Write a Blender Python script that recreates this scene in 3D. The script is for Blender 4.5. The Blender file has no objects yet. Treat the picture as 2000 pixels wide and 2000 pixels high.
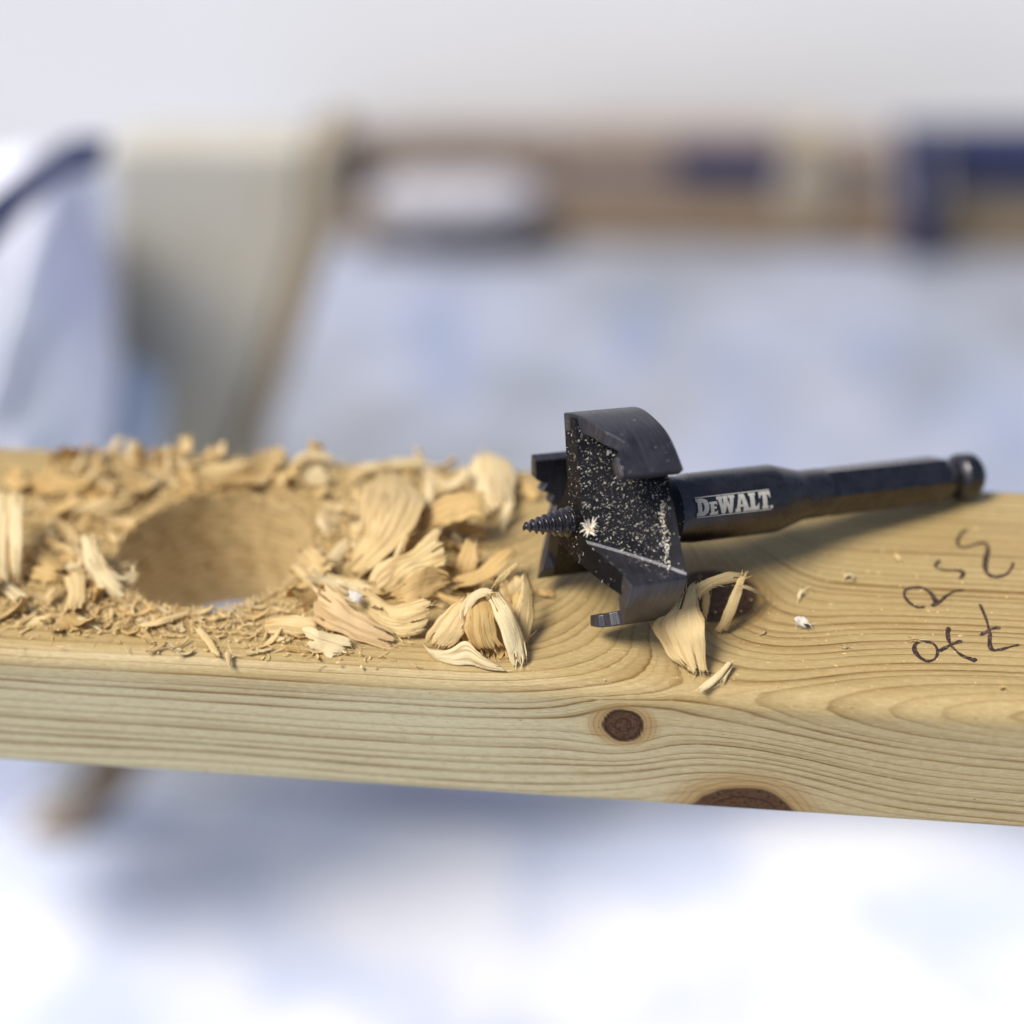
import bpy, bmesh, math, random
import numpy as np
from mathutils import Vector, Matrix
random.seed(7); rng = np.random.default_rng(7)
S = bpy.context.scene
C = S.collection
MM = 0.001

# ------------------------------------------------------------------ camera
EL, YAW, ROLL = math.radians(35.77), math.radians(-8.35), math.radians(-2.21)
CAM = np.array([0.0, -344.0, 267.6]); LENS = 60.0; KPX = LENS/36*2000
FW = np.array([math.sin(YAW)*math.cos(EL), math.cos(YAW)*math.cos(EL), -math.sin(EL)])
_r = np.cross(FW, [0, 0, 1]); _r /= np.linalg.norm(_r); _u = np.cross(_r, FW)
RT = math.cos(ROLL)*_r + math.sin(ROLL)*_u
UP = -math.sin(ROLL)*_r + math.cos(ROLL)*_u
cam = bpy.data.cameras.new("camera"); co = bpy.data.objects.new("camera", cam); C.objects.link(co)
M = Matrix(((RT[0], UP[0], -FW[0], CAM[0]*MM), (RT[1], UP[1], -FW[1], CAM[1]*MM), (RT[2], UP[2], -FW[2], CAM[2]*MM), (0, 0, 0, 1)))
co.matrix_world = M
cam.lens = LENS; cam.sensor_width = 36; cam.clip_start = 0.02; cam.clip_end = 60
cam.dof.use_dof = True; cam.dof.focus_distance = 0.406; cam.dof.aperture_fstop = 3.2
S.camera = co

# ------------------------------------------------------------------ light
sun_dir = Vector((-0.50, -0.36, 0.98)).normalized()        # towards the sun
w = bpy.data.worlds.new("World"); S.world = w; w.use_nodes = True
nt = w.node_tree; bg = nt.nodes["Background"]
sky = nt.nodes.new("ShaderNodeTexSky"); sky.sky_type = 'NISHITA'; sky.sun_disc = False
sky.sun_elevation = math.asin(sun_dir.z); sky.sun_rotation = math.atan2(sun_dir.x, sun_dir.y)
sky.air_density = 1.0; sky.dust_density = 3.0; sky.ozone_density = 1.0
nt.links.new(sky.outputs[0], bg.inputs[0]); bg.inputs[1].default_value = 0.085
sl = bpy.data.lights.new("sun", 'SUN'); so = bpy.data.objects.new("sun", sl); C.objects.link(so)
sl.energy = 3.2; sl.angle = math.radians(24); sl.color = (1.0, 0.95, 0.87)
so.rotation_euler = sun_dir.to_track_quat('Z', 'Y').to_euler()
S.view_settings.view_transform = 'Standard'; S.view_settings.look = 'None'
S.view_settings.exposure = 0.28; S.view_settings.gamma = 1.0

# ------------------------------------------------------------------ helpers
def ray(px, py):
    return FW*KPX + RT*(px-1000) - UP*(py-1000)
def at(px, py, h=0.0):                       # pixel of the photograph -> mm at height h
    d = ray(px, py); return CAM + d*((h-CAM[2])/d[2])
def at_y(px, py, y):
    d = ray(px, py); return CAM + d*((y-CAM[1])/d[1])
def V(p): return Vector((p[0]*MM, p[1]*MM, p[2]*MM))
def tag(o, label=None, cat=None, group=None, kind=None):
    if label: o['label'] = label
    if cat: o['category'] = cat
    if group: o['group'] = group
    if kind: o['kind'] = kind
    return o
def mesh_obj(name, verts, faces, mat=None, parent=None, smooth=True, scale=MM):
    me = bpy.data.meshes.new(name)
    me.from_pydata([(v[0]*scale, v[1]*scale, v[2]*scale) for v in verts], [], faces)
    me.update()
    if smooth: me.shade_smooth()
    if mat: me.materials.append(mat)
    o = bpy.data.objects.new(name, me); C.objects.link(o)
    if parent: o.parent = parent
    return o
def fattr(me, name, vals):
    a = me.attributes.new(name, 'FLOAT', 'POINT'); a.data.foreach_set('value', np.asarray(vals, dtype=np.float32))
def empty(name, loc, mat=None):
    o = bpy.data.objects.new(name, None); C.objects.link(o); o.empty_display_size = 0.01
    if mat is not None: o.matrix_world = mat
    else: o.location = loc
    return o
def smoothstep(a, b, x):
    t = np.clip((x-a)/(b-a), 0, 1); return t*t*(3-2*t)
class Mat:
    def __init__(s, name):
        s.m = bpy.data.materials.new(name); s.m.use_nodes = True; s.t = s.m.node_tree
        s.b = s.t.nodes["Principled BSDF"]; s.out = s.t.nodes["Material Output"]
    def n(s, typ, **kw):
        n = s.t.nodes.new(typ)
        for k, v in kw.items(): setattr(n, k, v)
        return n
    def l(s, a, b): s.t.links.new(a, b)
    def math(s, op, a, b=None, c=None):
        n = s.n("ShaderNodeMath", operation=op)
        for i, v in enumerate((a, b, c)):
            if v is None: continue
            if isinstance(v, (int, float)): n.inputs[i].default_value = v
            else: s.l(v, n.inputs[i])
        return n.outputs[0]
    def attr(s, name): return s.n("ShaderNodeAttribute", attribute_name=name).outputs['Fac']
    def ramp(s, fac, stops, interp='LINEAR'):
        n = s.n("ShaderNodeValToRGB"); s.l(fac, n.inputs[0]); cr = n.color_ramp; cr.interpolation = interp
        while len(cr.elements) < len(stops): cr.elements.new(0.5)
        for e, (p, c) in zip(cr.elements, stops):
            e.position = p; e.color = (c, c, c, 1) if isinstance(c, (int, float)) else (*c, 1)
        return n.outputs[0]
    def mix(s, fac, a, b, mode='MIX'):
        n = s.n("ShaderNodeMix", data_type='RGBA', blend_type=mode)
        if isinstance(fac, (int, float)): n.inputs[0].default_value = fac
        else: s.l(fac, n.inputs[0])
        for i, v in ((6, a), (7, b)):
            if isinstance(v, tuple): n.inputs[i].default_value = (*v, 1)
            else: s.l(v, n.inputs[i])
        return n.outputs[2]
    def noise(s, scale, vec=None, detail=3, rough=0.55, mapping=None, obj=True):
        n = s.n("ShaderNodeTexNoise"); n.inputs['Scale'].default_value = scale
        n.inputs['Detail'].default_value = detail; n.inputs['Roughness'].default_value = rough
        if vec is None:
            vec = s.n("ShaderNodeTexCoord").outputs['Object']
        if mapping:
            mp = s.n("ShaderNodeMapping"); mp.inputs['Scale'].default_value = mapping
            s.l(vec, mp.inputs[0]); vec = mp.outputs[0]
        s.l(vec, n.inputs['Vector']); return n.outputs[0]
    def bump(s, height, strength, dist, normal=None):
        n = s.n("ShaderNodeBump"); n.inputs['Strength'].default_value = strength; n.inputs['Distance'].default_value = dist
        s.l(height, n.inputs['Height'])
        if normal: s.l(normal, n.inputs['Normal'])
        return n.outputs[0]
    def set(s, **kw):
        for k, v in kw.items():
            k = k.replace('_', ' ')
            if isinstance(v, tuple): s.b.inputs[k].default_value = (*v, 1)
            elif isinstance(v, (int, float)): s.b.inputs[k].default_value = v
            else: s.l(v, s.b.inputs[k])
        return s.m

# ------------------------------------------------------------------ materials
def mat_board():
    m = Mat("planed_pine")
    ring, kn, kr = m.attr("ring"), m.attr("knot"), m.attr("kring")
    fr = m.math('FRACT', ring)
    idx = m.math('FLOOR', ring)
    wn = m.n("ShaderNodeTexWhiteNoise", noise_dimensions='1D'); m.l(idx, wn.inputs['W'])
    late = m.ramp(fr, [(0.0, 0.75), (0.05, 0.12), (0.2, 0.0), (0.55, 0.10), (0.8, 0.5), (0.93, 1.0), (1.0, 0.8)])
    late = m.math('MULTIPLY', late, m.math('MULTIPLY_ADD', wn.outputs[0], 0.55, 0.5))
    f2 = m.ramp(m.math('FRACT', m.math('MULTIPLY', ring, 3.0)), [(0.0, 0.6), (0.12, 0.0), (0.6, 0.0), (0.92, 1.0), (1.0, 0.6)])
    vn = m.noise(1, mapping=(22, 160, 160), detail=3)
    late = m.math('ADD', m.math('MULTIPLY', late, m.ramp(vn, [(0.3, 0.55), (0.6, 1.0)])), m.math('MULTIPLY', f2, m.ramp(vn, [(0.42, 0.0), (0.7, 0.32)])))
    late = m.math('MINIMUM', late, 1.0)
    fib = m.noise(1, mapping=(60, 1500, 1500), detail=3)
    fib2 = m.noise(1, mapping=(300, 2600, 2600), detail=2)
    blot = m.noise(1, mapping=(14, 40, 40), detail=3)
    early = m.mix(m.ramp(blot, [(0.35, 0.0), (0.65, 1.0)]), (0.455, 0.345, 0.155), (0.40, 0.275, 0.10))
    early = m.mix(m.ramp(fib, [(0.3, 0.0), (0.7, 1.0)]), early, (0.50, 0.38, 0.185))
    early = m.mix(m.ramp(fib, [(0.5, 0.0), (0.72, 0.4)]), early, (0.34, 0.215, 0.06))
    early = m.mix(m.math('MULTIPLY', m.attr('sky_sheen'), m.math('MULTIPLY_ADD', blot, 0.5, 0.55)), early, (0.60, 0.555, 0.365))  # cool sky sheen on the front face, painted in as a paler wood tone
    col = m.mix(m.math('MULTIPLY', late, 0.95), early, (0.175, 0.092, 0.016))
    flk = m.noise(1, mapping=(420, 1500, 1500), detail=4, rough=0.8)
    col = m.mix(m.ramp(flk, [(0.3, 0.45), (0.5, 0.0)]), col, (0.30, 0.19, 0.075))
    col = m.mix(m.ramp(flk, [(0.55, 0.0), (0.75, 0.4)]), col, (0.76, 0.64, 0.42))
    # knots
    kf = m.math('FRACT', m.math('MULTIPLY', kr, 1.0))
    kn_n = m.noise(900, detail=5, rough=0.75)
    kcol = m.mix(m.ramp(kf, [(0.0, 0.0), (0.7, 0.2), (0.93, 1.0), (1.0, 0.0)]), (0.115, 0.058, 0.028), (0.05, 0.024, 0.012))
    kcol = m.mix(m.ramp(kn_n, [(0.45, 0.0), (0.62, 0.9)]), kcol, (0.035, 0.017, 0.010))
    halo = m.attr("halo")
    col = m.mix(m.math('MULTIPLY', halo, 0.8), col, (0.37, 0.23, 0.075))
    hl = m.ramp(m.math('FRACT', m.math('MULTIPLY', kr, 1.9)), [(0.0, 0), (0.6, 0), (0.9, 1), (1, 0)])
    col = m.mix(m.math('MULTIPLY', m.math('MULTIPLY', hl, halo), 0.6), col, (0.20, 0.095, 0.035))
    col = m.mix(kn, col, kcol)
    dark = m.attr("kedge"); col = m.mix(m.math('MULTIPLY', dark, 0.9), col, (0.035, 0.018, 0.01))
    # pores and small dirt specks
    v = m.n("ShaderNodeTexVoronoi"); v.inputs['Scale'].default_value = 1
    mp = m.n("ShaderNodeMapping"); mp.inputs['Scale'].default_value = (110, 190, 190)
    m.l(m.n("ShaderNodeTexCoord").outputs['Object'], mp.inputs[0]); m.l(mp.outputs[0], v.inputs['Vector'])
    sp = m.ramp(v.outputs['Distance'], [(0.0, 1.0), (0.035, 0.8), (0.05, 0.0)])
    col = m.mix(m.math('MULTIPLY', sp, 0.55), col, (0.12, 0.06, 0.03))
    h = m.math('ADD', m.math('MULTIPLY', late, 0.6), m.math('MULTIPLY', fib2, 0.55))
    h = m.math('ADD', h, m.math('MULTIPLY', m.math('MULTIPLY', kn_n, kn), 2.2))
    h = m.math('ADD', h, m.math('MULTIPLY', flk, 0.6)); nrm = m.bump(h, 0.9, 0.0002)
    ro = m.math('MULTIPLY_ADD', fib, 0.25, 0.30)
    return m.set(Base_Color=col, Roughness=ro, Normal=nrm, Specular_IOR_Level=m.math('MULTIPLY_ADD', kn, -0.2, 0.3))
def mat_hole():
    m = Mat("drilled_wood")
    n1 = m.noise(1, mapping=(60, 60, 900), detail=4)
    n2 = m.noise(900, detail=4, rough=0.7)
    ring = m.ramp(m.math('FRACT', m.attr("ring")), [(0, 0.6), (0.1, 0.0), (0.6, 0.1), (0.93, 1), (1, 0.6)])
    col = m.mix(m.ramp(n1, [(0.3, 0.0), (0.7, 1.0)]), (0.70, 0.48, 0.19), (0.82, 0.61, 0.29))
    col = m.mix(m.math('MULTIPLY', ring, 0.45), col, (0.38, 0.20, 0.05))
    col = m.mix(m.ramp(n2, [(0.45, 0.0), (0.75, 0.6)]), col, (0.74, 0.56, 0.29))
    return m.set(Base_Color=col, Roughness=0.85, Normal=m.bump(m.math('ADD', n2, n1), 1.0, 0.0012))
def mat_shaving(name, c1, c2, cl):
    m = Mat(name)
    oi = m.n("ShaderNodeObjectInfo")
    cx = m.n("ShaderNodeCombineXYZ"); m.l(m.attr("fa"), cx.inputs[0]); m.l(m.attr("fc"), cx.inputs[1]); m.l(m.math('MULTIPLY', oi.outputs['Random'], 50), cx.inputs[2])
    st = m.noise(1, vec=cx.outputs[0], mapping=(0.16, 3.6, 1), detail=5, rough=0.7)
    st2 = m.noise(1, vec=cx.outputs[0], mapping=(0.05, 0.75, 1), detail=1)
    big = m.noise(1, vec=cx.outputs[0], mapping=(0.14, 0.14, 1), detail=2)
    col = m.mix(m.ramp(big, [(0.3, 0.0), (0.7, 1.0)]), c1, c2)
    col = m.mix(m.ramp(st, [(0.35, 0.0), (0.75, 0.75)]), col, cl)
    col = m.mix(m.ramp(st2, [(0.50, 0.0), (0.6, 0.75), (0.68, 0.0)]), col, (0.42, 0.245, 0.085))
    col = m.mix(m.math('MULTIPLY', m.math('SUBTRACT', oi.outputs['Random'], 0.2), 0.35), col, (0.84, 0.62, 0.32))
    nrm = m.bump(m.math('ADD', st, m.math('MULTIPLY', st2, 0.7)), 0.75, 0.0003)
    m.set(Base_Color=col, Roughness=0.6, Normal=nrm, Specular_IOR_Level=0.35)
    tr = m.n("ShaderNodeBsdfTranslucent"); m.l(col, tr.inputs[0]); m.l(nrm, tr.inputs['Normal'])
    mx = m.n("ShaderNodeMixShader"); mx.inputs[0].default_value = 0.28
    m.l(m.b.outputs[0], mx.inputs[1]); m.l(tr.outputs[0], mx.inputs[2]); m.l(mx.outputs[0], m.out.inputs[0])
    return m.m
def mat_steel(name, base, rough, lines=False, metal=0.9):
    m = Mat(name)
    n = m.noise(260, detail=4, rough=0.6); n2 = m.noise(2600, detail=3, rough=0.7)
    col = m.mix(m.ramp(n, [(0.35, 0.0), (0.7, 1.0)]), base, tuple(min(1, c*1.45+0.004) for c in base))
    h = n2
    if lines:
        h2 = m.noise(1, mapping=(4200, 90, 90), detail=3, rough=0.7)
        h = m.math('ADD', m.math('MULTIPLY', n2, 0.25), h2)
        col = m.mix(m.ramp(h2, [(0.45, 0.0), (0.7, 0.7)]), col, (0.14, 0.135, 0.16))
    ro = m.math('MULTIPLY_ADD', n, 0.25, rough-0.12)
    return m.set(Base_Color=col, Metallic=metal, Roughness=ro, Normal=m.bump(h, 0.35 if lines else 0.22, 0.0001), Specular_IOR_Level=0.6)
def mat_plain(name, c, rough=0.8, c2=None, scale=20, bump=0.0, thr=(0.35, 0.65)):
    m = Mat(name)
    n = m.noise(scale, detail=4)
    col = m.mix(m.ramp(n, [(thr[0], 0.0), (thr[1], 1.0)]), c, c2 or tuple(x*0.85 for x in c))
    if bump: return m.set(Base_Color=col, Roughness=rough, Normal=m.bump(n, 0.5, bump))
    return m.set(Base_Color=col, Roughness=rough)
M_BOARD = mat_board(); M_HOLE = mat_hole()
M_SH = mat_shaving("pale_shaving", (0.84, 0.64, 0.285), (0.78, 0.56, 0.225), (0.93, 0.81, 0.52))
M_SHW = mat_shaving("white_shaving", (0.89, 0.74, 0.42), (0.86, 0.69, 0.36), (0.95, 0.87, 0.63))
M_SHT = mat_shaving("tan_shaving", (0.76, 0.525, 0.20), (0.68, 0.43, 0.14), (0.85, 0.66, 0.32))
M_SHP = mat_shaving("pinkish_shaving", (0.79, 0.58, 0.31), (0.75, 0.51, 0.25), (0.87, 0.70, 0.42))
M_STEEL = mat_steel("blackened_steel", (0.068, 0.064, 0.070), 0.28)
M_STEELD = mat_steel("matt_black_steel", (0.013, 0.013, 0.016), 0.5)
M_STEELL = mat_steel("machined_steel", (0.044, 0.043, 0.051), 0.38, True, 0.65)
M_EDGE = mat_steel("ground_steel_edge", (0.15, 0.15, 0.16), 0.5)
M_MARK = mat_plain("etched_marking", (0.52, 0.50, 0.45), 0.55, (0.42, 0.40, 0.36), 900)
M_INK = mat_plain("pen_ink", (0.03, 0.014, 0.013), 0.7, (0.20, 0.115, 0.06), 1100, thr=(0.48, 0.72))
M_FLUFF = mat_plain("white_fluff", (0.66, 0.62, 0.55), 0.9, (0.56, 0.50, 0.41), 900)
M_DUST = mat_plain("wood_dust", (0.86, 0.82, 0.72), 0.85, (0.80, 0.70, 0.52), 400)

# ------------------------------------------------------------------ the board
BW, BH, HD, HX, HY = 89.0, 38.0, 52.0, -129.8, 0.0
def wob(a, b, seed, n=7, fx=0.02, ft=0.08):
    r = np.random.default_rng(seed); out = np.zeros_like(a)
    for _ in range(n):
        out += np.sin(a*r.normal(0, fx) + b*r.normal(0, ft) + r.uniform(0, 6.28))
    return out/math.sqrt(n)
k1 = at(1392, 1163); k2 = at_y(1217, 1417, -BW/2); k3 = at_y(1450, 1608, -BW/2)
KNOTS = [(k1[0], -(k1[1]+BW/2), 11.2, 10.5, 17, 15), (k2[0], -k2[2], 4.9, 5.2, 9, 7.0), (k3[0], -k3[2], 14.0, 12.5, 20, 15)]
def grain(x, t):
    te = t.copy(); knot = np.zeros_like(x); kr = np.zeros_like(x); halo = np.zeros_like(x); ke = np.zeros_like(x)
    for i, (kx, kt, rx, rt, wx, wt) in enumerate(KNOTS):
        side = (t < 3) == (kt < 3)
        dx, dt = x-kx, t-kt
        q = (dx/wx)**2 + (dt/wt)**2
        te = te - np.where(np.abs(dt) > 0, dt, 0)*0.86*np.exp(-q*0.55)*np.where(side, 1, np.exp(-((t-kt)/10)**2))
        ang = np.arctan2(dt/rt, dx/rx)
        rad = np.sqrt((dx/rx)**2 + (dt/rt)**2)*(1+0.018*np.sin(ang*3+i)+0.012*np.sin(ang*5+2*i)+0.012*wob(x, t, 40+i, 6, 0.8, 0.8))
        mk = 1-smoothstep(0.93, 1.04, rad)
        knot = np.maximum(knot, mk); hr = np.sqrt((dx/(rx*(1.35 if i == 1 else 1.0)))**2+(dt/rt)**2); halo = np.maximum(halo, (1-smoothstep(1.0, 1.5 if i == 1 else 1.7, hr)))
        kr = np.where(rad < 2.2, rad*(4 if i != 1 else 2.2), kr)
        if i == 1: ke = np.maximum(ke, np.exp(-((rad-0.92)/0.075)**2))
    wl = 1-smoothstep(-60, 30, x)
    t0 = 1.0
    tt = te-t0
    d = 19-0.21*np.clip(x+8, 0, 88)
    gr = np.sqrt(tt**2+d**2+1)
    gl = te*0.9
    g = wl*gl + (1-wl)*(gr*1.15-10)
    g = g + 0.55*wob(x, te*0.7, 3) + 0.22*wob(x, te, 5, 8, 0.05, 0.3) + 0.06*np.sin(x*0.21+te*2.0)
    g = g/2.7
    g = g + 0.16*np.sin(g*2.1+1) + 0.10*np.sin(g*5.3)
    return g, knot, kr, halo, ke
def build_board():
    rf = 5.0; rs = 2.2
    prof = []   # (y, z, t)
    hb, fr = BW/2, -BW/2
    prof += [(hb, -BH+rs, -140), (hb, -rs, -91)]
    for k in range(1, 5):
        a = math.pi/2*k/4; prof.append((hb-rs+rs*math.cos(a), -rs+rs*math.sin(a), -91+2*k/4))
    n = 140
    for k in range(1, n+1):
        y = (hb-rs)+(fr+rf-hb+rs)*k/n; prof.append((y, 0, -(y-fr)))
    for k in range(1, 9):
        a = math.pi/2*k/8; prof.append((fr+rf-rf*math.sin(a), -rf+rf*math.cos(a), -rf+2*rf*k/8))
    n = 56
    for k in range(1, n+1):
        z = -rf+(-BH+rs+rf)*k/n; prof.append((fr, z, -z))
    for k in range(1, 6):
        a = math.pi/2*k/5; prof.append((fr+rs-rs*math.cos(a), -BH+rs-rs*math.sin(a), BH-rs+2.0*rs*k/5))
    nb = 60
    for k in range(1, nb+1):
        prof.append((fr+rs+(hb-rs-fr-rs)*k/nb, -BH, BH+2+k))
    prof = np.array(prof)
    xs = np.concatenate([np.linspace(-700, -222, 14), np.arange(-220, 92, 0.62), np.linspace(93, 520, 14)])
    NX, NP = len(xs), len(prof)
    X = np.repeat(xs[:, None], NP, 1); Y = np.repeat(prof[None, :, 0], NX, 0).copy(); Z = np.repeat(prof[None, :, 1], NX, 0).copy(); T = np.repeat(prof[None, :, 2], NX, 0)
    g, kn, kr, halo, ke = grain(X, T)
    # uneven planing and slightly sunken knots
    top = (Z > -0.01)
    Z = Z + np.where(top, 0.10*wob(X, Y, 11, 6, 0.04, 0.05)-0.12*kn, 0)
    Y = Y + np.where((T > 3.7) & (T < 35), 0.15*kn-0.06*wob(X, T, 12, 6, 0.03, 0.05), 0)
    # a chipped, dented lower arris at the left
    # hole
    R = np.hypot(X-HX, Y-HY)
    horiz = (np.abs(prof[:, 1]) < 0.01) | (prof[:, 1] < -BH+0.01)
    inside = (R < HD/2) & horiz[None, :]
    idx = np.arange(NX*NP).reshape(NX, NP)
    a, b, c, d = idx[:-1, :-1], idx[1:, :-1], idx[1:, 1:], idx[:-1, 1:]
    ins = inside.reshape(-1)
    # closing strip of the profile ring
    a2, b2, c2, d2 = idx[:-1, -1], idx[1:, -1], idx[1:, 0], idx[:-1, 0]
    F = np.concatenate([np.stack([a, d, c, b], -1).reshape(-1, 4), np.stack([a2, d2, c2, b2], -1).reshape(-1, 4)])
    cnt = ins[F].sum(1)
    keep = cnt < 2
    F = F[keep]
    used = np.zeros(NX*NP, bool); used[F.reshape(-1)] = True
    # snap the verts of kept faces that lie inside, and the near ring outside, to the circle
    cnt_out = np.zeros(NX*NP, bool)
    Fall = np.concatenate([np.stack([a, d, c, b], -1).reshape(-1, 4)])
    rem = Fall[ins[Fall].sum(1) >= 2]; cnt_out[rem.reshape(-1)] = True
    snap = (cnt_out & used)
    Xf, Yf, Zf = X.reshape(-1).copy(), Y.reshape(-1).copy(), Z.reshape(-1).copy()
    rr = np.hypot(Xf-HX, Yf-HY); s = np.where(snap, (HD/2)/np.maximum(rr, 1e-6), 1)
    Xf = HX+(Xf-HX)*s; Yf = HY+(Yf-HY)*s
    # split off the knots as parts (same surface, own mesh)
    knf = kn.reshape(-1)[F].mean(1) > 0.5
    cen = np.stack([Xf[F].mean(1), T.reshape(-1)[F].mean(1)], 1)
    which = np.zeros(len(F), int)-1
    for i, K in enumerate(KNOTS):
        which[knf & (np.hypot(cen[:, 0]-K[0], cen[:, 1]-K[1]) < 16)] = i
    P = np.stack([Xf, Yf, Zf], 1)
    sheen_w = smoothstep(-5, 13, T+2.5*wob(X, T, 21, 6, 0.04, 0.1))*(1-0.65*smoothstep(-70, 40, X))*(T < 60)  # mask of the painted sky sheen: front face, strongest at the left
    att = dict(sky_sheen=sheen_w, ring=g, knot=kn, kring=kr, halo=halo, kedge=ke)
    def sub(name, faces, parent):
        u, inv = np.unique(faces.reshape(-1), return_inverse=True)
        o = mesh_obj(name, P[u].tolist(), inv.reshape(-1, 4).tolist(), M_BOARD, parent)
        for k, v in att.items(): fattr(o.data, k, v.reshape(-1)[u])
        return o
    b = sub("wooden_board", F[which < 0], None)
    tag(b, "planed pale pine board with a drilled hole, knots and handwritten numbers across the picture", "board")
    labs = ["dark reddish brown knot in the top face beside the cutter", "small round knot with a black rim in the front face", "half round dark knot cut by the lower front edge"]
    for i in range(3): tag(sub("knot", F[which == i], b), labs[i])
    # wall of the drilled hole
    na, nz = 180, 30; vv = []; ff = []; rg = []
    for j in range(nz+1):
        z = -BH*j/nz
        for i in range(na):
            an = 2*math.pi*i/na
            r = HD/2 + 0.25*math.sin(z*2.1+an) + rng.normal(0, 0.22) - 0.5*abs(math.sin(an*9+z))**6
            if j == 0 or j == nz: r = HD/2+0.05
            x_, y_ = HX+r*math.cos(an), HY+r*math.sin(an)
            vv.append((x_, y_, z)); rg.append(z/2.6+0.25*math.sin(x_*0.06)+0.2*math.sin(an*2)+y_*0.02)
    for j in range(nz):
        for i in range(na):
            i2 = (i+1) % na; ff.append((j*na+i, (j+1)*na+i, (j+1)*na+i2, j*na+i2))
    ho = mesh_obj("drilled_hole", vv, ff, M_HOLE, b); fattr(ho.data, "ring", rg); tag(ho, "round through hole with a rough tan wall")
    return b
board = build_board()

# ------------------------------------------------------------------ handwriting on the board
def catmull(pts, n):
    p = np.array(pts, float)
    if len(p) == 2:
        t = np.linspace(0, 1, n)[:, None]; return p[0]*(1-t)+p[1]*t
    q = np.vstack([2*p[0]-p[1], p, 2*p[-1]-p[-2]]); m = len(p)-1; out = []
    for t in np.linspace(0, m-1e-9, n):
        i = int(t); f = t-i; a, b, c, d = q[i], q[i+1], q[i+2], q[i+3]
        out.append(0.5*(2*b+(c-a)*f+(2*a-5*b+4*c-d)*f*f+(3*b-a-3*c+d)*f**3))
    return np.array(out)
def stroke(pts, wdt, r):
    px = [(1280+x*0.3727, 860+y*0.3727) for x, y in pts]
    c = catmull([at(x, y, 0)[:2] for x, y in px], 16*len(pts))
    t = np.gradient(c, axis=0); t /= np.linalg.norm(t, axis=1)[:, None]+1e-9
    nrm = np.stack([-t[:, 1], t[:, 0]], 1)
    k = len(c); ss = np.linspace(0, 1, k)
    wd = wdt*(0.78+0.22*np.sin(ss*9+r)+0.1*np.sin(ss*31+r))*np.minimum(1, np.minimum(ss, 1-ss)*18+0.45)
    wd *= 1+rng.normal(0, 0.05, k)
    vv = []; ff = []
    for i in range(k):
        for s, z in ((-0.5, 0.10), (0, 0.20), (0.5, 0.10)):
            vv.append((*(c[i]+nrm[i]*wd[i]*s), z))
    for i in range(k-1):
        for j in range(2): ff.append((i*3+j, i*3+j+1, i*3+4+j, i*3+3+j))
    return vv, ff
def pen(strokes, wdt, label):
    vv = []; ff = []
    for q, s in enumerate(strokes):
        a, b = stroke(s, wdt, q*2.0+len(s)); o = len(vv); vv += a; ff += [tuple(i+o for i in f) for f in b]
    return tag(mesh_obj("pen_mark", vv, ff, M_INK, board), label)
pen([[(1632, 470), (1605, 488), (1586, 520), (1588, 552), (1620, 562), (1680, 545), (1728, 540), (1742, 575), (1732, 620), (1728, 670), (1748, 706), (1790, 716), (1840, 700), (1866, 668), (1876, 640)]], 1.25, "handwritten curly numeral at the right edge")
pen([[(1490, 630), (1470, 652), (1472, 668), (1515, 680), (1580, 682), (1612, 692), (1606, 715), (1588, 726)]], 1.1, "handwritten small numeral like a five")
pen([[(1412, 872), (1375, 876), (1335, 855), (1308, 822), (1306, 792), (1335, 775), (1385, 772), (1432, 792), (1462, 830), (1468, 858), (1452, 866), (1490, 845), (1530, 812), (1575, 790), (1620, 785)]], 1.25, "handwritten loop numeral like a two")
pen([[(1700, 860), (1722, 910), (1740, 960), (1752, 1020), (1752, 1070), (1768, 1100), (1815, 1096), (1865, 1082), (1908, 1072)], [(1700, 1022), (1728, 1008), (1768, 988), (1808, 982)]], 1.2, "handwritten crossed seven, right one of two")
pen([[(1536, 980), (1532, 1020), (1542, 1062), (1570, 1100), (1612, 1132), (1650, 1146), (1676, 1154)], [(1484, 1108), (1525, 1085), (1562, 1068), (1606, 1052)], [(1655, 1146), (1666, 1160), (1676, 1150), (1660, 1148)]], 1.2, "handwritten crossed seven, left one of two")
pen([[(1440, 1058), (1398, 1052), (1362, 1072), (1360, 1105), (1385, 1138), (1425, 1158), (1462, 1148), (1478, 1118), (1470, 1082), (1440, 1060), (1412, 1058)]], 1.2, "handwritten zero")

# ------------------------------------------------------------------ the drill bit
Hc = at(1200, 1009, 26.0); Tc = at(1897, 928, 6.0)
AX = (Tc-Hc)/np.linalg.norm(Tc-Hc)
UX = UP-(UP@AX)*AX; UX /= np.linalg.norm(UX)
VX = np.cross(AX, UX); 
if VX@FW > 0: VX = -VX
def to_local(p): d = p-Hc; return np.array([d@AX, d@UX, d@VX])
CL = to_local(CAM)
def a_of(px, v=0.0):                                # axial position whose axis point shows at column px
    lo, hi = -60.0, 160.0
    for _ in range(50):
        mid = (lo+hi)/2; d = Hc+AX*mid+VX*v-CAM; x = 1000+KPX*(d@RT)/(d@FW)
        if x < px: lo = mid
        else: hi = mid
    return lo
right_handed = np.linalg.det(np.stack([AX, UX, VX], 1)) > 0
Mb = Matrix(((AX[0], UX[0], VX[0], Hc[0]*MM), (AX[1], UX[1], VX[1], Hc[1]*MM), (AX[2], UX[2], VX[2], Hc[2]*MM), (0, 0, 0, 1)))
if not right_handed:                          # keep a proper rotation: flip v
    Mb = Matrix(((AX[0], UX[0], -VX[0], Hc[0]*MM), (AX[1], UX[1], -VX[1], Hc[1]*MM), (AX[2], UX[2], -VX[2], Hc[2]*MM), (0, 0, 0, 1)))
SV = 1.0 if right_handed else -1.0
bit = empty("drill_bit", None, Mb)
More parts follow.
